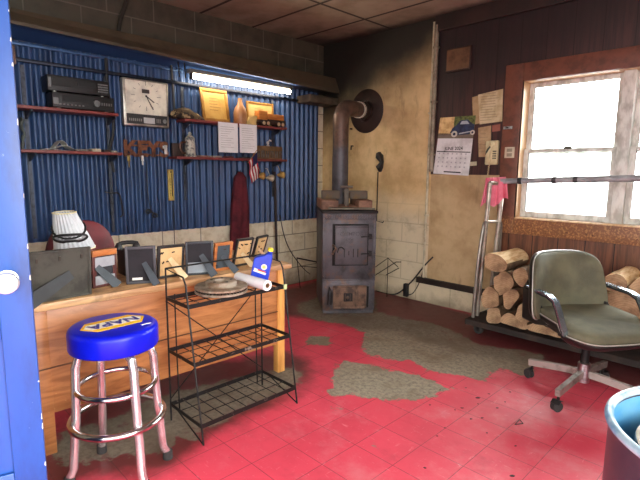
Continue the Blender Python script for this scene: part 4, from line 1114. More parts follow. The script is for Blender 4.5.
def log(label, shape, y0=-.53, length=.42, seed=0, top_pale=False):
    """shape: outline (px) of the cut end as seen in the photo, put in the plane y = y0"""
    pts = [RY(px, py, -y0) for px, py in shape]
    c = sum(pts, Vector()) / len(pts)
    P = smooth(pts + [pts[0]], 4)[:-1]
    rnd = random.Random(seed)
    n_ = len(P); rings = []
    b = MB(); ks = [(0, .985), (.012, 1.0), (length * .35, 1.02), (length * .7, .98), (length - .01, .97), (length, .95)]
    dx, dz = rnd.uniform(-.02, .02), rnd.uniform(-.006, .006)
    from mathutils import noise
    for dy, k in ks:
        ring = []
        for p in P:
            q = c + (p - c) * k + Vector((dx * dy / length, dy, dz * dy / length))
            nn = noise.noise(Vector((q.x * 18 + seed, q.y * 5, q.z * 18)))
            q += (p - c).normalized() * nn * .012
            ring.append(b._v(q))
        rings.append(ring)
    for r0, r1 in zip(rings, rings[1:]):
        for j in range(n_):
            f = b.bm.faces.new((r0[j], r0[(j + 1) % n_], r1[(j + 1) % n_], r1[j]))
            nz = ((r0[j].co + r0[(j + 1) % n_].co) / 2 - c).z
            f.material_index = 2 if (top_pale and nz > 0) else 0
    f = b.bm.faces.new(rings[0]); f.material_index = 1
    f = b.bm.faces.new(rings[-1][::-1]); f.material_index = 1
    o = b.build('firewood_log', [bark, endg, pale_split], angle=.7)
    tag(o, label, 'log', 'firewood logs stacked on the cart')
    return o
LOGS = [
 ('big pale split log on top of the left stack beside the cart handle', [(484, 257), (490, 254), (500, 255), (506, 262), (506, 269), (498, 272), (488, 269), (484, 264)], True),
 ('second log in the left stack, round end directly under the big split log', [(494, 278), (500, 273), (508, 272), (513, 279), (512, 287), (506, 293), (498, 295), (494, 288)], False),
 ('grey oval log in the left stack touching the chair back', [(514, 271), (519, 268), (526, 271), (528, 282), (524, 288), (517, 284), (513, 277)], False),
 ('leftmost round log in the left stack, next to the steel handle', [(482, 293), (487, 288), (493, 288), (499, 295), (498, 305), (490, 308), (482, 306)], False),
 ('log with a dark split end in the middle of the left stack', [(503, 296), (509, 289), (516, 290), (519, 297), (515, 303), (509, 309), (503, 306)], False),
 ('small log at the bottom left corner of the cart over the caster', [(487, 310), (494, 307), (500, 310), (500, 322), (490, 323), (486, 318)], False),
 ('round log low in the left stack beside the chair seat', [(517, 309), (523, 304), (531, 307), (533, 316), (529, 323), (521, 322), (516, 317)], False),
 ('half-round log lying flat at the bottom of the left stack', [(501, 318), (508, 313.5), (518, 317), (527, 323), (526, 330), (513, 326.5), (501, 322.5)], False),
 ('flat log at the front bottom edge under the chair arm', [(528, 325), (537, 323), (548, 327), (560, 333), (560, 338), (545, 334.5), (528, 330)], False),
 ('big squared pale log behind the right chair arm', [(606, 293), (618, 291), (634, 294), (646, 298), (648, 318), (632, 318), (612, 312)], True),
 ('pale log with bright top right of the chair back', [(600, 280), (610, 274), (622, 276), (628, 286), (620, 291), (606, 290)], True),
 ('bright topped log at the right picture edge above the big squared one', [(628, 287), (636, 280), (646, 277), (656, 284), (654, 295), (640, 295)], True),
 ('log mostly hidden behind the chair seat on the right side', [(612, 318), (624, 320), (640, 322), (644, 338), (626, 342), (612, 334)], False),
 ('log low behind the chair back in the middle of the cart', [(572, 308), (588, 306), (598, 314), (596, 330), (580, 332), (570, 322)], False),
]
for i, (lb, sh, tp) in enumerate(LOGS): log(lb, sh, -.53 + .02 * random.random(), .40, i, tp)

# ================================================================== BARREL
bc0 = Vector((4.108, -2.874, 0)); BR = .245; BH = .80
m, t = newmat('barrel_outside')
v = t.pos()
bc = t.mix(t.ramp(t.noise(v, 3, 5, .65), .4, .7), rgb(92, 66, 74), rgb(52, 48, 62))
bc = t.mix(t.math('MULTIPLY', t.ramp(t.noise(v, 9, 5, .7), .6, .72), .6), bc, rgb(40, 60, 96))
t.l.new(bc, t.b.inputs['Base Color']); t.b.inputs['Roughness'].default_value = .3; t.b.inputs['Metallic'].default_value = .3
bout = m
m, t = newmat('barrel_inside')
v = t.pos()
bc = t.mix(t.ramp(t.noise(v, 5, 5, .65), .4, .65), rgb(44, 128, 184), rgb(96, 150, 180))
bc = t.mix(t.math('MULTIPLY', t.ramp(t.noise(v, 9, 5, .7), .56, .72), .8), bc, rgb(150, 128, 104))
t.l.new(bc, t.b.inputs['Base Color']); t.b.inputs['Roughness'].default_value = .35
bin_ = m
barrel = thing('barrel', 'open steel barrel with blue inside and pale rim at the lower right corner', 'barrel', tuple(bc0))
MB().lathe([(0, 0), (BR - .01, 0), (BR, .008), (BR, .25), (BR + .008, .265), (BR, .28), (BR, .52), (BR + .008, .535), (BR, .55), (BR, BH - .01), (BR - .004, BH - .01), (BR - .004, .02), (0, .02)], bc0, None, 72).build('drum', bout, barrel)
MB().lathe([(BR - .0045, BH - .012), (BR - .006, .03), (0, .03)], bc0, None, 72, 0, False).build('lining', bin_, barrel)
MB().tube([bc0 + Vector((BR * math.cos(2 * PI * k / 72), BR * math.sin(2 * PI * k / 72), BH)) for k in range(72)], .0095, 12, closed=True).build('rolled_rim', mat('rim_pale_blue', rgb(176, 194, 200), .4, .15, rgb(80, 126, 160), 7), barrel)
MB().lathe([(BR - .065, BH - .16), (BR - .06, BH - .045), (BR - .054, BH - .04), (BR - .052, BH - .046), (BR - .058, BH - .16)], bc0, None, 72, 0, False).build('inner_ring', mat('inner_grey_white', rgb(206, 206, 200), .5, 0, rgb(130, 124, 112), 8), barrel)
MB().lathe([(0, .0), (BR - .0605, .0), (BR - .0605, .004), (0, .004)], bc0 + Vector((0, 0, BH - .13)), None, 48).build('contents', mat('barrel_contents_blue', rgb(24, 84, 132), .4, 0, rgb(170, 84, 100), 7, .52, .54), barrel)

# ================================================================== LEFT WALL
shelf_m = mat('red_shelf_paint', rgb(136, 62, 58), .45, 0, rgb(110, 46, 44), 7, stretch=(6, 1, 6))
std_m = mat('shelf_standard_metal', rgb(74, 82, 96), .5, .3, rgb(40, 44, 54), 14)
def shelf(label, ya, yb, ztop, depth, brk):
    t_ = thing('wall_shelf', label, 'shelf', (.12, (ya + yb) / 2, ztop - .022), 'red shelves on the blue steel wall')
    MB().bb(.032, depth, ya, yb, ztop - .022, ztop, .003).build('shelf_board', shelf_m, t_)
    for y in brk:
        MB().prism([(0, 0), (depth - .05, 0), (depth - .05, -.012), (.02, -.055), (0, -.06)], (.034, y + .006, ztop - .0225), (1, 0, 0), (0, 0, 1), .012).build('bracket', std_m, t_)
    return t_
for y, lb_ in ((-3.135, 'slotted shelf upright at the left end of the stereo shelves'), (-2.545, 'slotted shelf upright at the right end of the stereo shelves'), (-1.86, 'slotted shelf upright by the beer stein'), (-.80, 'slotted shelf upright near the flag end of the right shelves')):
    u_ = MB().bb(.028, .036, y - .013, y + .013, .80 if y < -2 else 1.05, 2.08)
    for k in range(24): u_.bb(.0355, .0365, y - .003, y + .003, 1.1 + k * .04, 1.12 + k * .04)
    tag(u_.build('shelf_standard', std_m), lb_, 'shelf upright')
shelf('red shelf carrying the black stereo', -3.32, -2.525, 1.775, .22, (-3.135, -2.545))
shelf('red shelf with loose papers under the stereo shelf', -3.32, -2.51, 1.467, .22, (-3.135, -2.545))
shelf('upper red shelf with the gold frame and wooden truck', -1.93, -.735, 1.786, .20, (-1.86, -.80))
shelf('lower red shelf with beer stein and brown sign', -2.02, -.735, 1.452, .20, (-1.86, -.80))
# stereo
dk = mat('stereo_black', rgb(30, 30, 32), .5, .1, rgb(22, 22, 24), 9)
gr_ = mat('stereo_grey', rgb(120, 122, 124), .4, .3); sil = mat('stereo_silver', rgb(210, 210, 205), .35, .3)
def unit(label, name, y0, y1, z0, z1, xf, kind):
    u_ = thing(name, label, 'stereo', (.12, (y0 + y1) / 2, z0))
    MB().bb(.05, xf, y0, y1, z0 + .008, z1, .004).build('case', dk, u_)
    for y in (y0 + .05, y1 - .05): MB().lathe([(0, 0), (.014, 0), (.014, .008), (0, .008)], (xf - .03, y, z0), None, 14).build('foot', sil, u_)
    W = y1 - y0; fx = xf
    if kind == 0:
        MB().bb(fx, fx + .003, y0 + .07 * W, y0 + .42 * W, z0 + .042, z1 - .018).build('cassette_door', mat('smoked_black', rgb(14, 14, 16), .5), u_)
        b = MB()
        for k in range(4): b.bb(fx, fx + .004, y0 + .80 * W, y0 + .97 * W, z0 + .03 + k * .018, z0 + .04 + k * .018)
        b.build('button_row', gr_, u_)
        MB().bb(fx, fx + .003, y0 + .46 * W, y0 + .76 * W, z0 + .06, z1 - .025).build('display', mat('display_black', rgb(14, 15, 18), .6), u_)
        MB().bb(fx, fx + .004, y0 + .01 * W, y0 + .05 * W, z0 + .03, z1 - .02).build('power_button', gr_, u_)
    else:
        MB().bb(fx, fx + .003, y0 + .15 * W, y0 + .55 * W, z0 + .055, z1 - .018).build('display', mat('display_black', rgb(14, 15, 18), .6), u_)
        MB().lathe([(0, 0), (.026, 0), (.024, .012), (0, .013)], (fx, y0 + .70 * W, z0 + .06), Matrix(((0, 0, 1), (1, 0, 0), (0, 1, 0))), 24).build('volume_knob', gr_, u_)
        b = MB()
        for k in range(5): b.bb(fx, fx + .004, y0 + (.78 + .04 * k) * W, y0 + (.80 + .04 * k) * W, z0 + .05, z0 + .07)
        b.build('button_row', gr_, u_); b = MB()
        for k in range(7): b.bb(fx, fx + .003, y0 + (.1 + .06 * k) * W, y0 + (.13 + .06 * k) * W, z0 + .028, z0 + .038)
        b.build('button_row', gr_, u_)
        MB().bb(fx, fx + .003, y0 + .01 * W, y0 + .09 * W, z0 + .03, z0 + .075).build('power_button', gr_, u_)
    return u_
unit('lower black stereo unit standing on the red shelf', 'stereo_receiver', -2.995, -2.55, 1.7755, 1.892, .20, 1)
unit('upper black stereo unit with cassette door, on top of the other unit', 'cassette_deck', -3.02, -2.58, 1.893, 2.012, .20, 0)
# papers and oddments on the shelf below
for i, (y, w_, dz, lb_) in enumerate(((-3.02, .26, 0, 'lowest white sheet in the heap on the lower left shelf'), (-2.95, .24, .004, 'middle folded white sheet in the heap on the lower left shelf'), (-2.98, .18, .009, 'topmost white folded sheet in the heap on the lower left shelf'))):
    b = MB(); n_ = 10; vs = []
    for s_ in (0, 1):
        for k in range(n_ + 1):
            for q in (0, 1):
                vs.append((.06 + q * .13, y - w_ / 2 + w_ * k / n_, 1.4675 + dz + .002 * s_ + (.006 + .03 * i) * math.exp(-((k - 5 - i) / 2.2) ** 2)))
    o = 2 * (n_ + 1); fs = []
    for k in range(n_):
        a = 2 * k
        fs += [(a, a + 1, a + 3, a + 2), (o + a + 1, o + a, o + a + 2, o + a + 3), (a, a + 2, o + a + 2, o + a), (a + 3, a + 1, o + a + 1, o + a + 3)]
    b._add(vs, fs); tag(b.build('paper_sheet', white_paper), lb_, 'paper', 'papers on the lower left shelf')
for i, (y, w_, h_, c_, lb_) in enumerate(((-2.80, .09, .018, rgb(120, 110, 100), 'grey-brown tin lid right of the papers on the lower left shelf'), (-2.70, .07, .024, rgb(196, 186, 160), 'pale small carton in the middle right of the lower left shelf'), (-2.62, .06, .02, rgb(60, 40, 36), 'dark small carton near the right end of the lower left shelf'), (-2.56, .035, .014, rgb(190, 182, 168), 'pale chip of card at the right end of the lower left shelf'))):
    tag(MB().box((.15, y, 1.4675 + h_ / 2), (.06, w_, h_), rotz(.15 * i), .003).build('small_carton', mat('odd_%d' % i, c_, .7)), lb_, 'carton')
# brown box high at the left end, small grey objects at left upright
tag(MB().bb(.02, .13, -3.34, -3.19, 2.06, 2.19, .004).build('junction_box', mat('brown_box', rgb(120, 96, 84), .6, 0, rgb(92, 72, 64), 7)), 'small brown box under the header next to the blue door', 'box')
tag(MB().tube(smooth([Vector((.05, -3.17, 1.70)), Vector((.06, -3.175, 1.64)), Vector((.055, -3.165, 1.58)), Vector((.06, -3.18, 1.50)), Vector((.05, -3.17, 1.47))]), .012, 8).jitter(.012, 30).build('cloth_strip', mat('grey_green_rag', rgb(96, 104, 100), .9, 0, rgb(60, 66, 66), 20)), 'grey-green twisted cloth strip between the two left shelves by the door', 'cloth')

# wall clock
ck0, ck1, cz0, cz1 = -2.43, -2.025, 1.70, 2.09
clock = thing('wall_clock', 'square cream advertising clock with silver rim and black band', 'clock', (.09, (ck0 + ck1) / 2, cz0))
MB().bb(.03, .088, ck0, ck1, cz0, cz1, .010).build('case', mat('clock_silver', rgb(196, 192, 182), .3, .6, rgb(150, 146, 138), 8), clock)
MB().bb(.088, .091, ck0 + .022, ck1 - .022, cz0 + .10, cz1 - .016).build('dial', mat('clock_cream', rgb(246, 244, 226), .5), clock)
MB().bb(.088, .092, ck0 + .022, ck1 - .022, cz0 + .018, cz0 + .10).build('black_band', mat('clock_black', rgb(58, 60, 62), .4), clock)
ccy, ccz = (ck0 + ck1) / 2 - .005, 1.955
YA, ZA = Vector((0, 1, 0)), Vector((0, 0, 1))
b = MB()
for k in range(12):
    a = k * PI / 6; sy = 1.35
    p = Vector((.0915, ccy + .085 * sy * math.sin(a), ccz + .105 * math.cos(a)))
    b.box(p, (.002, .003, .036 if k % 3 == 0 else .02), Matrix.Rotation(-math.atan2(1.35 * math.sin(a), math.cos(a)), 3, 'X'))
b.build('hour_mark', mat('clock_mark', rgb(110, 106, 90), .5), clock)
b = MB()
for a, L_, w_ in ((math.radians(125), .085, .009), (math.radians(152), .125, .007)):
    b.box((.0945, ccy + L_ / 2 * math.sin(a), ccz + L_ / 2 * math.cos(a)), (.0015, w_, L_), Matrix.Rotation(-a, 3, 'X'))
b.lathe([(0, 0), (.008, 0), (.008, .004), (0, .004)], (.092, ccy, ccz), Matrix(((0, 0, 1), (1, 0, 0), (0, 1, 0))), 16)
b.build('clock_hand', mat('hand_black', rgb(30, 30, 30), .4), clock)
MB().bb(.091, .093, ccy - .035, ccy + .03, ccz + .022, ccz + .055).build('dial_badge', mat('clock_badge', rgb(70, 62, 58), .5), clock)
MB().bb(.092, .094, ccy - .03, ccy + .07, cz0 + .026, cz0 + .075).build('white_panel', mat('clock_panel', rgb(206, 210, 212), .4), clock)
b = MB()
for k in range(7): b.bb(.092, .0935, ck0 + .04 + k * .017, ck0 + .05 + k * .017, cz0 + .04, cz0 + .062)
for k in range(3): b.bb(.092, .0935, ccy + .085 + k * .015, ccy + .094 + k * .015, cz0 + .036, cz0 + .07)
b.lathe([(0, 0), (.018, 0), (.018, .002), (0, .002)], (.092, ck1 - .045, cz0 + .055), Matrix(((0, 0, 1), (1, 0, 0), (0, 1, 0))), 20)
b.build('band_mark', mat('band_grey', rgb(150, 152, 150), .5), clock)

# KEYS rack
rust_o = mat('keys_rust', rgb(134, 84, 56), .7, .1, rgb(88, 52, 36), 20)
keys = thing('key_rack', 'rusty cut-out key rack spelling KEYS under the clock', 'key rack', (.04, -2.23, 1.44))
b = MB()
b.text('KEYS', .185, (.040, -2.228, 1.505), YA, ZA, .008, 0, .007)
b.bb(.034, .040, -2.43, -2.03, 1.452, 1.468).bb(.034, .04, -2.40, -2.06, 1.53, 1.545)
b.build('cut_letters', rust_o, keys)
for y in (-2.40, -2.28, -2.16, -2.06):
    MB().tube([(.045, y, 1.46), (.065, y, 1.452), (.068, y, 1.47)], .003, 6).build('hook', rust_o, keys)
kw = mat('key_white', rgb(232, 232, 228), .5)
tag(MB().bb(.066, .07, -2.29, -2.268, 1.405, 1.452).bb(.066, .07, -2.284, -2.274, 1.37, 1.41).build('key', kw), 'white key hanging low in the middle of the rusty key rack', 'key')
tag(MB().bb(.068, .072, -2.075, -2.045, 1.47, 1.55, .002).bb(.068, .072, -2.09, -2.06, 1.52, 1.545).build('key_tag', kw), 'white tag hanging on the last letter of the key rack', 'key tag')
brass = mat('brass_key', rgb(170, 150, 90), .4, .7)
tag(MB().bb(.066, .07, -2.41, -2.385, 1.40, 1.45, .002).bb(.066, .07, -2.402, -2.394, 1.35, 1.40).build('key', brass), 'brass key hanging at the left end of the rusty key rack', 'key')
# hanging leads and glasses
def cordthing(name, label, cat, pts, r, m_=black_plastic):
    return tag(MB().tube(smooth([Vector(p) for p in pts]), r, 6).build(name, m_), label, cat)
cordthing('hanging_lead', 'black lead looping from the right upright of the stereo shelves', 'lead', [LX(105, 192, .045), LX(112, 193, .06), LX(119, 194, .05), LX(122, 205, .045), LX(123, 214, .045), LX(120, 217, .045)], .006)
cordthing('hanging_lead', 'dark lead running down from the header beside the stereo shelves', 'lead', [LX(106, 58, .05), LX(107.5, 90, .05), LX(112.5, 112, .06), LX(113.5, 120, .05), LX(113, 135, .05), LX(110, 150, .05), LX(114, 172, .045)], .012)
cordthing('wall_strap', 'dark vertical strap right of the square clock', 'strap', [LX(171, 63, .045), LX(173, 90, .045), LX(175, 118, .045)], .010)
gl_ = thing('safety_glasses', 'black glasses hanging on a thin cord on the blue steel below the key rack', 'glasses', tuple(LX(152, 215, .05)))
MB().tube(smooth([LX(152, 213, .05), LX(148, 195, .05), LX(147, 170, .045), LX(147, 160, .05)]), .0035, 6).build('cord', black_plastic, gl_)
a = LX(146, 210, .05); b_ = LX(158, 217, .05)
for p in (a.lerp(b_, .2), a.lerp(b_, .75)): MB().tube([p + Vector((0, .022 * math.cos(2 * PI * k / 16), .018 * math.sin(2 * PI * k / 16))) for k in range(16)], .006, 6, closed=True).build('lens_rim', black_plastic, gl_)
MB().tube([a, a.lerp(b_, .5) + Vector((.02, 0, .01)), b_], .006, 6).build('temple', black_plastic, gl_)
# thermometer and its cord
thm = thing('thermometer', 'narrow yellow wooden thermometer hanging on the blue steel', 'thermometer', (.04, -2.0, 1.04))
MB().bb(.026, .042, -2.034, -1.978, 1.05, 1.335, .004).build('board', mat('thermo_yellow', rgb(206, 182, 96), .6, 0, rgb(176, 150, 76), 12), thm)
b = MB().bb(.042, .046, -2.0, -1.993, 1.09, 1.30)
for k in range(14): b.bb(.042, .0435, -2.02, -2.004, 1.10 + k * .014, 1.103 + k * .014)
b.lathe([(0, 0), (.008, 0), (.008, .004), (0, .004)], (.042, -2.004, 1.312), Matrix(((0, 0, 1), (1, 0, 0), (0, 1, 0))), 12)
b.build('scale', mat('thermo_dark', rgb(70, 56, 36), .5), thm)
MB().cyl((.036, -1.99, .62), (.036, -1.99, 1.05), .003, None, 6).build('cord', black_plastic, thm)

# items on the right upper shelf
ZT = 1.7865
gold = mat('gold_frame', rgb(168, 122, 48), .5, .2, rgb(136, 94, 34), 9)
goldp = mat('gold_print', rgb(196, 158, 84), .5, 0, rgb(172, 128, 56), 5)
def stood(label, y0, y1, h, x0, lean, fm_, pm_, rim, name='picture_frame', rise=0.0):
    o_ = Vector((x0, y0, ZT)); up_ = Vector((-math.sin(lean), 0, math.cos(lean))); nn = Vector((math.cos(lean), 0, math.sin(lean)))
    M = Matrix(((0, up_.x, nn.x, o_.x), (1, up_.y, nn.y, o_.y), (0, up_.z, nn.z, o_.z), (0, 0, 0, 1)))
    W = y1 - y0; f = thing(name, label, 'picture frame', (x0, (y0 + y1) / 2, ZT))
    MB(M).bb(0, W, 0, rim, 0, .018, .002).bb(0, W, h - rim, h, 0, .018, .002).bb(0, rim, rim, h - rim, 0, .018, .002).bb(W - rim, W, rim, h - rim, 0, .018, .002).build('frame_moulding', fm_, f)
    MB(M).bb(rim, W - rim, rim, h - rim, .002, .009).build('print', pm_, f)
    ln_ = MB(M)
    for k in range(5): ln_.bb(W * .3, W * (.6 + .1 * (k % 2)), h * (.35 + .09 * k), h * (.35 + .09 * k) + .004, .009, .0096)
    ln_.build('print_line', mat('print_brown', rgb(120, 82, 36), .6), f)
    return f
stood('tall gold frame with yellow print on the upper shelf under the tube light', -1.715, -1.42, .31, .135, .18, gold, goldp, .028)
stood('low wide gold-edged frame behind the wooden truck', -1.175, -.83, .245, .088, .10, gold, mat('cream_print', rgb(200, 172, 110), .5, 0, rgb(184, 146, 80), 5), .016)
MB_b = MB().lathe([(0, 0), (.062, 0), (.066, .01), (.066, .11), (.055, .15), (.03, .19), (.022, .22), (.022, .25), (0, .25)], (.13, -1.29, ZT), None, 28)
tag(MB_b.build('bottle', mat('amber_bottle', rgb(170, 124, 84), .35, 0, rgb(146, 98, 60), 7)), 'amber bottle-shaped ornament between the gold frame and the truck', 'ornament')
tag(MB().prism([(-.055, 0), (.055, 0), (.07, .09), (-.02, .075)], (.165, -1.20, ZT), (0, 1, 0), (0, 0, 1), .03).build('folded_card', mat('yellow_card', rgb(232, 204, 130), .7)), 'small folded yellow card in front of the low wide frame', 'card')
# wooden truck
tw = mat('toy_wood', rgb(200, 128, 58), .5, 0, rgb(170, 98, 40), 6, stretch=(5, 1, 5)); twd = mat('toy_dark', rgb(54, 36, 28), .6)
truck = thing('toy_truck', 'wooden toy truck on the right end of the upper shelf', 'toy truck', (.15, -.93, ZT))
MB().bb(.115, .185, -1.10, -.745, ZT + .022, ZT + .062, .004).build('chassis', twd, truck)
MB().bb(.11, .19, -1.10, -.99, ZT + .06, ZT + .15, .006).build('cab', tw, truck)
MB().bb(.11, .19, -.985, -.77, ZT + .062, ZT + .125, .005).build('cargo_bed', tw, truck)
MB().bb(.11, .19, -.985, -.75, ZT + .06, ZT + .072, .002).build('bed_plank', twd, truck)
for y in (-1.04, -.985, -.845, -.79):
    for x, sg in ((.186, 1), (.114, -1)):
        w_ = MB().lathe([(.0, -.007), (.026, -.007), (.028, -.003), (.028, .003), (.026, .007), (0, .007)], (x, y, ZT + .0282), Matrix(((0, 0, 1), (1, 0, 0), (0, 1, 0))), 22).build('wheel', mat('toy_wheel', rgb(46, 32, 26), .5), truck)
        MB().lathe([(.007, 0), (.019, 0), (.019, .002), (.007, .002), (.007, 0)], (x + .0072 * sg - (.002 if sg < 0 else 0), y, ZT + .0282), Matrix(((0, 0, 1), (1, 0, 0), (0, 1, 0))), 16).build('hub_cap', mat('toy_hub', rgb(214, 190, 150), .5), w_)
# camouflage bundle
m, t = newmat('camouflage_cloth')
v = t.coord()
c = t.mix(t.ramp(t.noise(v, 22, 3, .6), .48, .54), rgb(84, 66, 46), rgb(38, 30, 26))
c = t.mix(t.ramp(t.noise(v, 17, 3, .6), .6, .64), c, rgb(156, 136, 100))
t.l.new(c, t.b.inputs['Base Color']); t.b.inputs['Roughness'].default_value = .9
camo = MB().pad(se(.17, .072, 2.4, 40), [(.85, 0), (1, .008), (1.0, .03), (.9, .06), (.65, .085), (.3, .10)], lambda a, b, h: (.125 + b, -1.865 + a, ZT + h * (1.0 - .9 * max(0, a) / .2))).jitter(.012, 22)
for v_ in camo.bm.verts: v_.co.z = max(v_.co.z, ZT + .0003)
tag(camo.build('camouflage_cloth', m, angle=1.2), 'crumpled brown camouflage cloth on the left end of the upper shelf', 'cloth')
# notes taped on the shelf edge
for y0, y1, lb_, ms_ in ((-1.592, -1.372, 'left one of the two white notes hanging from the upper shelf edge', 1), (-1.350, -1.142, 'right one of the two white notes hanging from the upper shelf edge', 0)):
    n_ = thing('paper_note', lb_, 'paper', (.205, (y0 + y1) / 2, 1.5), 'notes hanging from the shelf edge')
    MB().bb(.2001, .2035, y0, y1, 1.502 + .004 * (1 - ms_), 1.783).build('sheet', mat('bright_paper', rgb(246, 248, 250), .8, 0, rgb(236, 238, 240), 8), n_)
    b = MB(); random.seed(5 + ms_)
    for k in range(10): b.bb(.2035, .2039, y0 + .025, y0 + .025 + (y1 - y0 - .05) * random.uniform(.45, 1), 1.74 - k * .021, 1.7425 - k * .021)
    b.build('writing', mat('pencil_grey', rgb(160, 160, 162), .8), n_)
# lower shelf: stein, sign, flag, small stuff
ZL = 1.4525
m, t = newmat('stein_ceramic')
v = t.coord()
c = t.mix(t.ramp(t.noise(v, 34, 4, .7), .46, .58), rgb(206, 204, 190), rgb(92, 96, 96))
t.l.new(c, t.b.inputs['Base Color']); t.b.inputs['Roughness'].default_value = .3
stein = thing('beer_stein', 'tall grey and white beer stein with handle on the lower shelf', 'beer stein', (.12, -1.85, ZL))
MB().lathe([(0, 0), (.054, 0), (.056, .008), (.050, .02), (.046, .12), (.043, .15), (.046, .155), (.046, .16), (0, .16)], (.12, -1.845, ZL), None, 32).build('mug', m, stein)
MB().lathe([(.046, .16), (.046, .166), (.03, .185), (.012, .20), (.018, .21), (.01, .225), (0, .228)], (.12, -1.845, ZL), None, 28).build('lid', m, stein)
MB().tube(smooth([Vector((.12, -1.89, ZL + .13)), Vector((.12, -1.935, ZL + .125)), Vector((.12, -1.945, ZL + .08)), Vector((.12, -1.92, ZL + .035)), Vector((.12, -1.893, ZL + .03))]), .009, 8).build('handle', mat('stein_brown', rgb(96, 62, 44), .4), stein)
tag(MB().bb(.05, .08, -2.0, -1.90, ZL, ZL + .12, .004).build('wood_block', mat('dark_block', rgb(66, 48, 42), .6)), 'dark wooden block behind the stein handle', 'block')
for y, w_, c_, lb_ in ((-1.74, .10, rgb(150, 120, 110), 'flat tan scrap right of the stein on the lower shelf'), (-1.60, .12, rgb(190, 184, 176), 'flat pale scrap under the left white note'), (-1.45, .08, rgb(110, 60, 56), 'flat red-brown scrap between the two notes'), (-1.26, .10, rgb(60, 62, 66), 'flat dark scrap under the right white note')):
    tag(MB().box((.15, y, ZL + .008), (.07, w_, .015), rotz(.2), .003).build('scrap', mat('scrap_%d' % int(-y * 100), c_, .7)), lb_, 'scrap')
sg_ = thing('wooden_sign', 'brown wooden sign with cut letters on the right end of the lower shelf', 'sign', (.1, -.92, ZL))
MB().bb(.10, .13, -1.12, -.745, ZL, ZL + .135, .004).build('board', mat('sign_brown', rgb(134, 104, 68), .7, 0, rgb(104, 78, 50), 7), sg_)
b = MB(); random.seed(11)
for k in range(6):
    y = -1.09 + k * .06
    b.bb(.13, .136, y, y + .012, ZL + .015, ZL + .085); b.bb(.13, .136, y + .026, y + .038, ZL + .015, ZL + .085)
    b.bb(.13, .136, y, y + .038, ZL + (.075 if k % 2 else .045), ZL + (.087 if k % 2 else .057))
b.build('carved_letters', mat('sign_dark', rgb(52, 46, 44), .6, 0, rgb(110, 110, 108), 12), sg_)
fg = MB(); fg.lathe([(0, 0), (.018, 0), (.02, .006), (.008, .012), (.014, .03), (.012, .045), (0, .052)], (.112, -.93, ZL + .1355), None, 16).tube([(.112, -.93, ZL + .175), (.112, -.905, ZL + .2), (.112, -.885, ZL + .19)], .008, 6)
tag(fg.build('figurine', mat('white_ceramic', rgb(228, 228, 226), .35)), 'tiny white figurine on top of the brown wooden sign', 'figurine')
# flag
flag = thing('small_flag', 'small American stick flag hanging over the lower shelf edge', 'flag', (.22, -1.2, 1.23))
MB().tube([LX(248, 163, .207), LX(257, 150, .207)], .0035, 6).build('stick', mat('stick_wood', rgb(180, 140, 90), .6), flag)
f00 = LX(256.5, 152, .212); f10 = LX(248.5, 162, .212); dwn = LX(257.5, 183, .212) - LX(254.5, 158, .212)
fr0, fr1, fwh, fbl = (mat('flag_red', rgb(170, 30, 44), .8), 0, mat('flag_white', rgb(226, 222, 218), .8), mat('flag_blue', rgb(30, 38, 84), .8))
b = MB(); nn_ = 7; cols = 12
def fpt(u_, w_): 
    p = f10.lerp(f00, u_) + dwn * (w_ * (.85 + .15 * u_)) 
    return p + Vector((.008 * math.sin(w_ * 9 + u_ * 2), .004 * math.sin(w_ * 7), 0))
for s_ in range(nn_):
    for c_ in range(cols):
        u0, u1, w0, w1 = s_ / nn_, (s_ + 1) / nn_, c_ / cols, (c_ + 1) / cols
        canton = s_ >= 3 and c_ < 5
        q = [fpt(u0, w0), fpt(u1, w0), fpt(u1, w1), fpt(u0, w1)]
        off_ = Vector((.0016, 0, 0))
        b._add(q + [p + off_ for p in q], [(0, 1, 2, 3), (7, 6, 5, 4)], 2 if canton else (0 if s_ % 2 == 0 else 1))
b.build('flag_cloth', [fr0, fwh, fbl], flag)
# hanging coat
coat = MB(); nu, nv = 40, 18; V_ = []
ca, cb_ = LX(241.5, 172, .10), LX(241.5, 262, .10)
for j in range(nv + 1):
    w_ = j / nv
    zc_ = ca.z + (cb_.z - ca.z) * w_ * 1.12; half = .055 + .03 * min(1, w_ * 3) + .012 * w_
    for i in range(nu):
        a = 2 * PI * i / nu
        r = 1 + .16 * math.sin(a * 7 + .8 * math.sin(w_ * 5)) * min(1, .3 + w_)
        yc_ = ca.y - .004 + (-.03 * w_)
        k = .35 if j == 0 else 1
        V_.append((.082 + .056 * r * math.sin(a) * k, yc_ + 1.12 * half * r * math.cos(a) * k, zc_))
fs = [((j * nu + i), (j * nu + (i + 1) % nu), ((j + 1) * nu + (i + 1) % nu), ((j + 1) * nu + i)) for j in range(nv) for i in range(nu)]
fs += [list(range(nu))[::-1], [nv * nu + i for i in range(nu)]]
coat._add(V_, fs)
tag(coat.build('coat', mat('maroon_cloth', rgb(104, 34, 46), .9, 0, rgb(70, 20, 32), 6), angle=1.3), 'dark maroon cloth hanging on the blue steel below the shelves', 'cloth')
tag(MB().tube([(.02, ca.y, ca.z + .004), (.075, ca.y, ca.z - .004), (.085, ca.y, ca.z + .014)], .006, 8).build('coat_hook', black_metal), 'small black hook holding up the maroon cloth', 'hook')
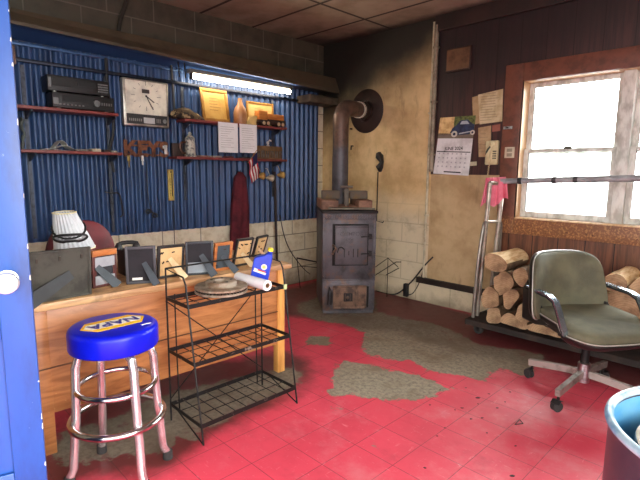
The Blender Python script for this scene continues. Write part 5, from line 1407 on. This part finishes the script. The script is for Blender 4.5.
# hats / tools hanging right below the lower shelf
tan_c = mat('tan_leather', rgb(206, 170, 96), .7, 0, rgb(160, 124, 66), 9); pale_c = mat('pale_leather', rgb(214, 206, 184), .7, 0, rgb(180, 168, 140), 9)
for px, py, mm, lb_ in ((261, 176, tan_c, 'tan work glove hanging beside the flag under the lower shelf'), (270, 178, pale_c, 'pale work glove hanging in the middle under the lower shelf'), (281, 175, tan_c, 'tan and pale work glove hanging at the right under the lower shelf')):
    c = LX(px, py, .10)
    g_ = MB().pad(se(.055, .05, 2.3, 24), [(.7, -.018), (1, -.006), (1, .006), (.7, .02), (.3, .026)], lambda a, b, h, c=c: (c.x + h, c.y + a, c.z + b * (.6 + .3 * math.sin(a * 30))))
    g_.tube([(c.x, c.y, c.z + .03), (.05, c.y, c.z + .10), (.022, c.y, c.z + .10)], .003, 6)
    tag(g_.build('work_glove', mm), lb_, 'glove', 'gloves hung under the lower shelf')
hb = thing('pole', 'dark upright pole standing against the blue steel right of the maroon cloth', 'pole', (.07, -.80, 0))
MB().cyl((.085, -.78, 0), (.06, -.80, 1.32), .014, None, 10).build('handle', mat('dark_stick', rgb(52, 40, 36), .6), hb)
cordthing('hanging_lead', 'thin dark lead drooping from the pole across the cream block wall', 'lead', [LX(280, 215, .06), LX(284, 235, .04), LX(291, 252, .03), LX(303, 268, .02), LX(310, 274, .02)], .005)
# bent pipe on the upper block
cordthing('bent_pipe', 'dark bent pipe coming down the upper block wall by the ceiling', 'pipe', [LX(128, -4, .04), LX(126, 5, .04), LX(121, 18, .05), LX(118.5, 31, .06)], .016, mat('pipe_dark', rgb(56, 50, 44), .6))

# tube light
tl0, tl1, tx, tz = -1.855, -.655, .17, 2.165
tube = thing('tube_light', 'lit fluorescent tube light under the header above the right shelves', 'lamp', (tx, (tl0 + tl1) / 2, tz))
MB().bb(tx - .04, tx + .02, tl0 - .01, tl1 + .01, tz + .028, tz + .062, .003).build('fixture_body', mat('fixture_grey', rgb(120, 116, 108), .5), tube)
em, t = newmat('lit_tube'); t.b.inputs['Emission Color'].default_value = (1, .84, .62, 1); t.b.inputs['Emission Strength'].default_value = 26
MB().cyl((tx, tl0 + .02, tz), (tx, tl1 - .02, tz), .022, None, 16).build('tube', em, tube)
for y in (tl0 + .005, tl1 - .02): MB().bb(tx - .02, tx + .02, y, y + .018, tz - .03, tz + .03, .003).build('lamp_holder', mat('holder_dark', rgb(50, 46, 42), .5), tube)
MB().tube([(tx + .01, tl0 + .6, tz + .03), (tx + .022, tl0 + .6, tz)], .003, 6).build('clip', black_metal, tube)
for y in (tl0 - .05, tl0 - .11): 
    tag(MB().tube([(tx, y, 2.268), (tx + .01, y, 2.20), (tx, y + .01, 2.14)], .006, 6).build('hanging_hook', black_metal), 'dark hook hanging from the header left of the tube light, %s' % ('nearest to it' if y > tl0 - .08 else 'the farther one'), 'hook')

# ================================================================== RIGHT WALL
pq = thing('plaque', 'small wooden plaque high on the dark panelling', 'plaque', (1.785, -.02, 2.25))
MB().bb(1.655, 1.908, -.034, -.0135, 2.255, 2.462, .005).build('board', mat('plaque_dark', rgb(64, 42, 36), .5), pq)
MB().bb(1.668, 1.895, -.038, -.034, 2.268, 2.45).build('plate', mat('plaque_plate', rgb(122, 92, 68), .4, .3, rgb(84, 62, 48), 6), pq)
def sheet(name, label, quad, m_, lines=0, yb=.0141, cat='paper'):
    pts = [RY(px, py, 0) for px, py in quad]
    o = Vector((0, -yb, 0))
    f = thing(name, label, cat, ((pts[0].x + pts[2].x) / 2, -yb, min(p.z for p in pts)))
    b = MB().prism([(p.x, p.z) for p in pts], o, (1, 0, 0), (0, 0, 1), .0015); b.build('sheet', m_, f)
    if lines:
        l_ = MB(); random.seed(lines)
        x0, x1 = min(p.x for p in pts), max(p.x for p in pts); z0, z1 = min(p.z for p in pts), max(p.z for p in pts)
        for k in range(lines):
            z = z1 - (z1 - z0) * (k + 1.2) / (lines + 1.6)
            l_.bb(x0 + (x1 - x0) * .14, x0 + (x1 - x0) * random.uniform(.55, .86), -yb - .0022, -yb - .0014, z, z + .0035)
        l_.build('writing', mat('ink_brown', rgb(140, 124, 98), .8), f)
    return f
sheet('notice', 'large yellowed sheet pinned on the panelling left of the window', [(480.5, 124.5), (479, 95), (504, 89), (503, 121.5)], old_paper, 11, .0157)
sheet('notice', 'narrow tan sheet tucked behind the large yellowed one', [(474, 125), (473, 97.5), (482, 95), (482, 123)], mat('tan_paper', rgb(176, 150, 112), .85, 0, rgb(150, 122, 88), 9), 0, .0145)
sheet('notice', 'tan card with writing left of the wall telephone', [(479.5, 157), (479, 128), (492, 125.5), (491.5, 145), (488, 157)], mat('tan_paper2', rgb(184, 158, 122), .85, 0, rgb(158, 130, 96), 9), 7)
sheet('notice', 'small reddish card above the wall telephone', [(493, 132), (493, 125.5), (501, 124), (501, 131)], mat('reddish_card', rgb(150, 96, 82), .8))
sheet('switch_plate', 'small pale switch plate between the calendar and the telephone', [(471, 166), (471, 162), (477.5, 161.5), (477.5, 165.5)], mat('plate_pale', rgb(196, 188, 160), .5), 0, .0155, 'switch')
# calendar
cal = thing('calendar', 'wall calendar with a dark blue car picture on the panelling', 'calendar', (1.77, -.02, 1.30))
TL, TR, BL, BR_ = RY(440, 119), RY(476, 116), RY(434.3, 173.5), RY(469.5, 175.8)
ML, MR = RY(439, 138.5), RY(474, 138.5)
PL, PR = RY(441.5, 118), RY(477, 115.5)
axc = Vector((1, 0, 0)); azc = Vector((0, 0, 1))
def poly(b, pts, y, th, mi): b.prism([(p.x, p.z) for p in pts], Vector((0, y, 0)), axc, azc, th, mi)
b = MB(); poly(b, [BL, BR_, MR, ML], -.018, .002, 0); b.build('month_page', mat('calendar_page', rgb(224, 222, 224), .7), cal)
b = MB()
def lerp2(u_, w_): return BL.lerp(BR_, u_).lerp(ML.lerp(MR, u_), w_)
poly(b, [lerp2(.02, .62), lerp2(.98, .62), lerp2(.98, .645), lerp2(.02, .645)], -.0201, .0006, 0)
for k in range(1, 5):
    for j in range(7):
        poly(b, [lerp2(.09 + j * .125, .08 + k * .12), lerp2(.13 + j * .125, .08 + k * .12), lerp2(.13 + j * .125, .12 + k * .12), lerp2(.09 + j * .125, .12 + k * .12)], -.0201, .0004, 1)
poly(b, [lerp2(.30, .055), lerp2(.78, .055), lerp2(.78, .09), lerp2(.30, .09)], -.0201, .0005, 0)
c = lerp2(.5, .72); b.text('JUNE 2024', .042, (c.x, -.0201, c.z), axc, azc, .0005, 0, .0008)
b.build('calendar_print', [mat('cal_ink', rgb(40, 40, 46), .7), mat('cal_grey', rgb(176, 174, 182), .7)], cal)
b = MB()
poly(b, [ML, MR, PR, PL], -.018, .003, 0)
def lp2(u_, w_): return ML.lerp(MR, u_).lerp(PL.lerp(PR, u_), w_)
def pq_(pts, mi, y): poly(b, [lp2(u_, w_) for u_, w_ in pts], y, .0006, mi)
pq_([(0, .0), (1, 0), (1, .18), (0, .25)], 4, -.0212)
pq_([(0, .2), (.45, .2), (.42, 1), (0, 1)], 1, -.0212)
pq_([(.42, .5), (1, .4), (1, 1), (.42, 1)], 2, -.0212)
pq_([(.34, .26), (.40, .48), (.50, .60), (.60, .82), (.80, .84), (.93, .66), (1.0, .60), (1.0, .26), (.86, .18), (.5, .14)], 3, -.022)
pq_([(.60, .64), (.64, .78), (.78, .79), (.86, .64)], 5, -.0227)
for u_, w_, r in ((.47, .2, .11), (.97, .26, .08)): pq_([(u_ + r * .8 * math.cos(a * PI / 8), w_ + r * 1.35 * math.sin(a * PI / 8)) for a in range(16)], 6, -.0229); pq_([(u_ + r * .35 * math.cos(a * PI / 8), w_ + r * .6 * math.sin(a * PI / 8)) for a in range(16)], 3, -.0236)
pq_([(.60, .18), (.98, .3), (.98, .35), (.60, .24)], 5, -.0227)
b.build('picture', [mat('pic_green', rgb(96, 104, 54), .6, 0, rgb(140, 134, 70), 30), mat('pic_cream', rgb(226, 196, 138), .6, 0, rgb(190, 150, 96), 16), mat('pic_foliage', rgb(104, 116, 60), .6, 0, rgb(60, 70, 36), 40), mat('pic_car', rgb(26, 34, 62), .5, 0, rgb(46, 58, 92), 20), mat('pic_road', rgb(120, 108, 96), .6), mat('pic_chrome', rgb(170, 180, 190), .5), mat('pic_tyre', rgb(206, 200, 190), .6)], cal)
# wall telephone
ivory = mat('ivory_plastic', rgb(214, 200, 160), .4, 0, rgb(196, 180, 138), 7)
ph = thing('wall_telephone', 'ivory wall telephone with handset left of the window casing', 'telephone', (2.16, -.03, 1.40))
MB().bb(2.105, 2.218, -.055, -.014, 1.40, 1.61, .010).build('body', ivory, ph)
MB().tube(smooth([Vector((2.145, -.075, 1.435)), Vector((2.15, -.095, 1.47)), Vector((2.16, -.098, 1.52)), Vector((2.175, -.075, 1.575))]), .016, 10, scales=None).build('handset', ivory, ph)
for q_ in ((2.145, -.068, 1.435), (2.175, -.068, 1.58)): MB().ball(q_, (.026, .018, .026)).build('handset_cup', ivory, ph)
b = MB()
for r in range(4):
    for c_ in range(3): b.bb(2.178 + c_ * .012 - .0, 2.186 + c_ * .012, -.058, -.055, 1.45 + r * .02, 1.462 + r * .02)
b.build('keypad', black_plastic, ph)
MB().tube([(2.135, -.093, 1.49), (2.15, -.116, 1.51), (2.16, -.116, 1.53), (2.172, -.10, 1.555)], .008, 6).build('dark_grip', mat('dial_dark', rgb(60, 64, 50), .5), ph)
co = []
for k in range(140):
    a = k * .9; tt = k / 139
    co.append(Vector((2.14 + .006 * math.cos(a) - .01 * math.sin(tt * 3), -.03 + .006 * math.sin(a), 1.41 - .30 * tt)))
MB().tube(co, .0026, 5).build('coiled_cord', ivory, ph)
# switch and outlet on the casing
for nm, lb_, px0, px1, py0, py1, mm in (('light_switch', 'small silver switch plate on the left window casing, the upper one', 503.5, 512.5, 126, 129.5, alu), ('outlet', 'pale outlet plate on the left window casing, below the silver switch', 504.5, 515, 147, 158, mat('outlet_ivory', rgb(206, 196, 172), .5))):
    a, b_ = RY(px0, py1, .034), RY(px1, py0, .034)
    o = thing(nm, lb_, nm.replace('_', ' '), ((a.x + b_.x) / 2, -.036, a.z))
    MB().bb(a.x, b_.x, -.040, -.034, a.z, b_.z, .002).build('plate', mm, o)
    if nm == 'outlet':
        for zz in (.28, .72): MB().bb(a.x + .02, b_.x - .02, -.043, -.040, a.z + (b_.z - a.z) * zz - .014, a.z + (b_.z - a.z) * zz + .014, .001).build('socket', mat('socket_grey', rgb(150, 140, 122), .5), o)
    else:
        MB().box(((a.x + b_.x) / 2, -.045, (a.z + b_.z) / 2), (.016, .012, .01), None, .002).build('toggle', black_plastic, o)

# ================================================================== FLOOR CHIPS
chip_m = mat('floor_chip', rgb(44, 38, 38), .7); random.seed(21)
for px, py, r in ((466, 388, .007), (489, 394, .006), (455, 410, .005), (482, 418, .007), (430, 405, .006), (505, 402, .006), (478, 398, .012), (437, 436, .006), (515.5, 446, .006), (462, 408, .008), (497, 408, .010), (471, 419, .007), (478, 404, .005), (510, 392, .006), (445, 428, .006), (425, 468, .007), (487, 433, .005), (440, 390, .006), (512, 476, .012)):
    c = FZ(px, py, .0004); n_ = 7
    P = [(r * random.uniform(.6, 1.3) * math.cos(2 * PI * k / n_), .6 * r * random.uniform(.6, 1.3) * math.sin(2 * PI * k / n_)) for k in range(n_)]
    tag(MB().prism(P, c, RIGHT.cross(Vector((0, 0, 1))).cross(Vector((0, 0, -1))) if False else (.707, .707, 0), (-.707, .707, 0), .002).build('floor_chip', chip_m), 'small dark chip lying on the red floor tiles', 'chip', 'dark chips on the floor')
c = FZ(519, 424, .002)
tri = [FZ(515, 424.5, .003), FZ(519.5, 419.5, .003), FZ(523, 423.5, .003)]
tag(MB().tube(tri, .0025, 6, closed=True).build('wire_clip', mat('clip_dark', rgb(70, 64, 64), .5)), 'little triangle of wire on the red floor near the chair', 'wire clip')

# ================================================================== LIGHT
w = bpy.data.worlds.new('daylight'); SC.world = w; w.use_nodes = True
nt = w.node_tree; nd = nt.nodes; bg = nd['Background']
tc = nd.new('ShaderNodeTexCoord')
dot = nd.new('ShaderNodeVectorMath'); dot.operation = 'DOT_PRODUCT'
nt.links.new(tc.outputs['Generated'], dot.inputs[0]); dot.inputs[1].default_value = Vector((.35, .9, .25)).normalized()
mr = nd.new('ShaderNodeMapRange'); mr.interpolation_type = 'SMOOTHSTEP'
nt.links.new(dot.outputs['Value'], mr.inputs[0]); mr.inputs[1].default_value = -.1; mr.inputs[2].default_value = .9
mr.inputs[3].default_value = 5.2; mr.inputs[4].default_value = 20.0
sz = nd.new('ShaderNodeSeparateXYZ'); nt.links.new(tc.outputs['Generated'], sz.inputs[0])
gz = nd.new('ShaderNodeMapRange'); gz.interpolation_type = 'SMOOTHSTEP'
nt.links.new(sz.outputs[2], gz.inputs[0]); gz.inputs[1].default_value = -.08; gz.inputs[2].default_value = .12
gz.inputs[3].default_value = .3; gz.inputs[4].default_value = 1.0
ml = nd.new('ShaderNodeMath'); ml.operation = 'MULTIPLY'
nt.links.new(mr.outputs[0], ml.inputs[0]); nt.links.new(gz.outputs[0], ml.inputs[1])
nt.links.new(ml.outputs[0], bg.inputs['Strength'])
bg.inputs['Color'].default_value = (1.0, .985, .96, 1)
vs_ = SC.view_settings
SC.display_settings.display_device = 'sRGB'
vs_.view_transform = 'Standard'; vs_.look = 'None'; vs_.gamma = 1.0; vs_.use_curve_mapping = False
vs_.exposure = 0.55
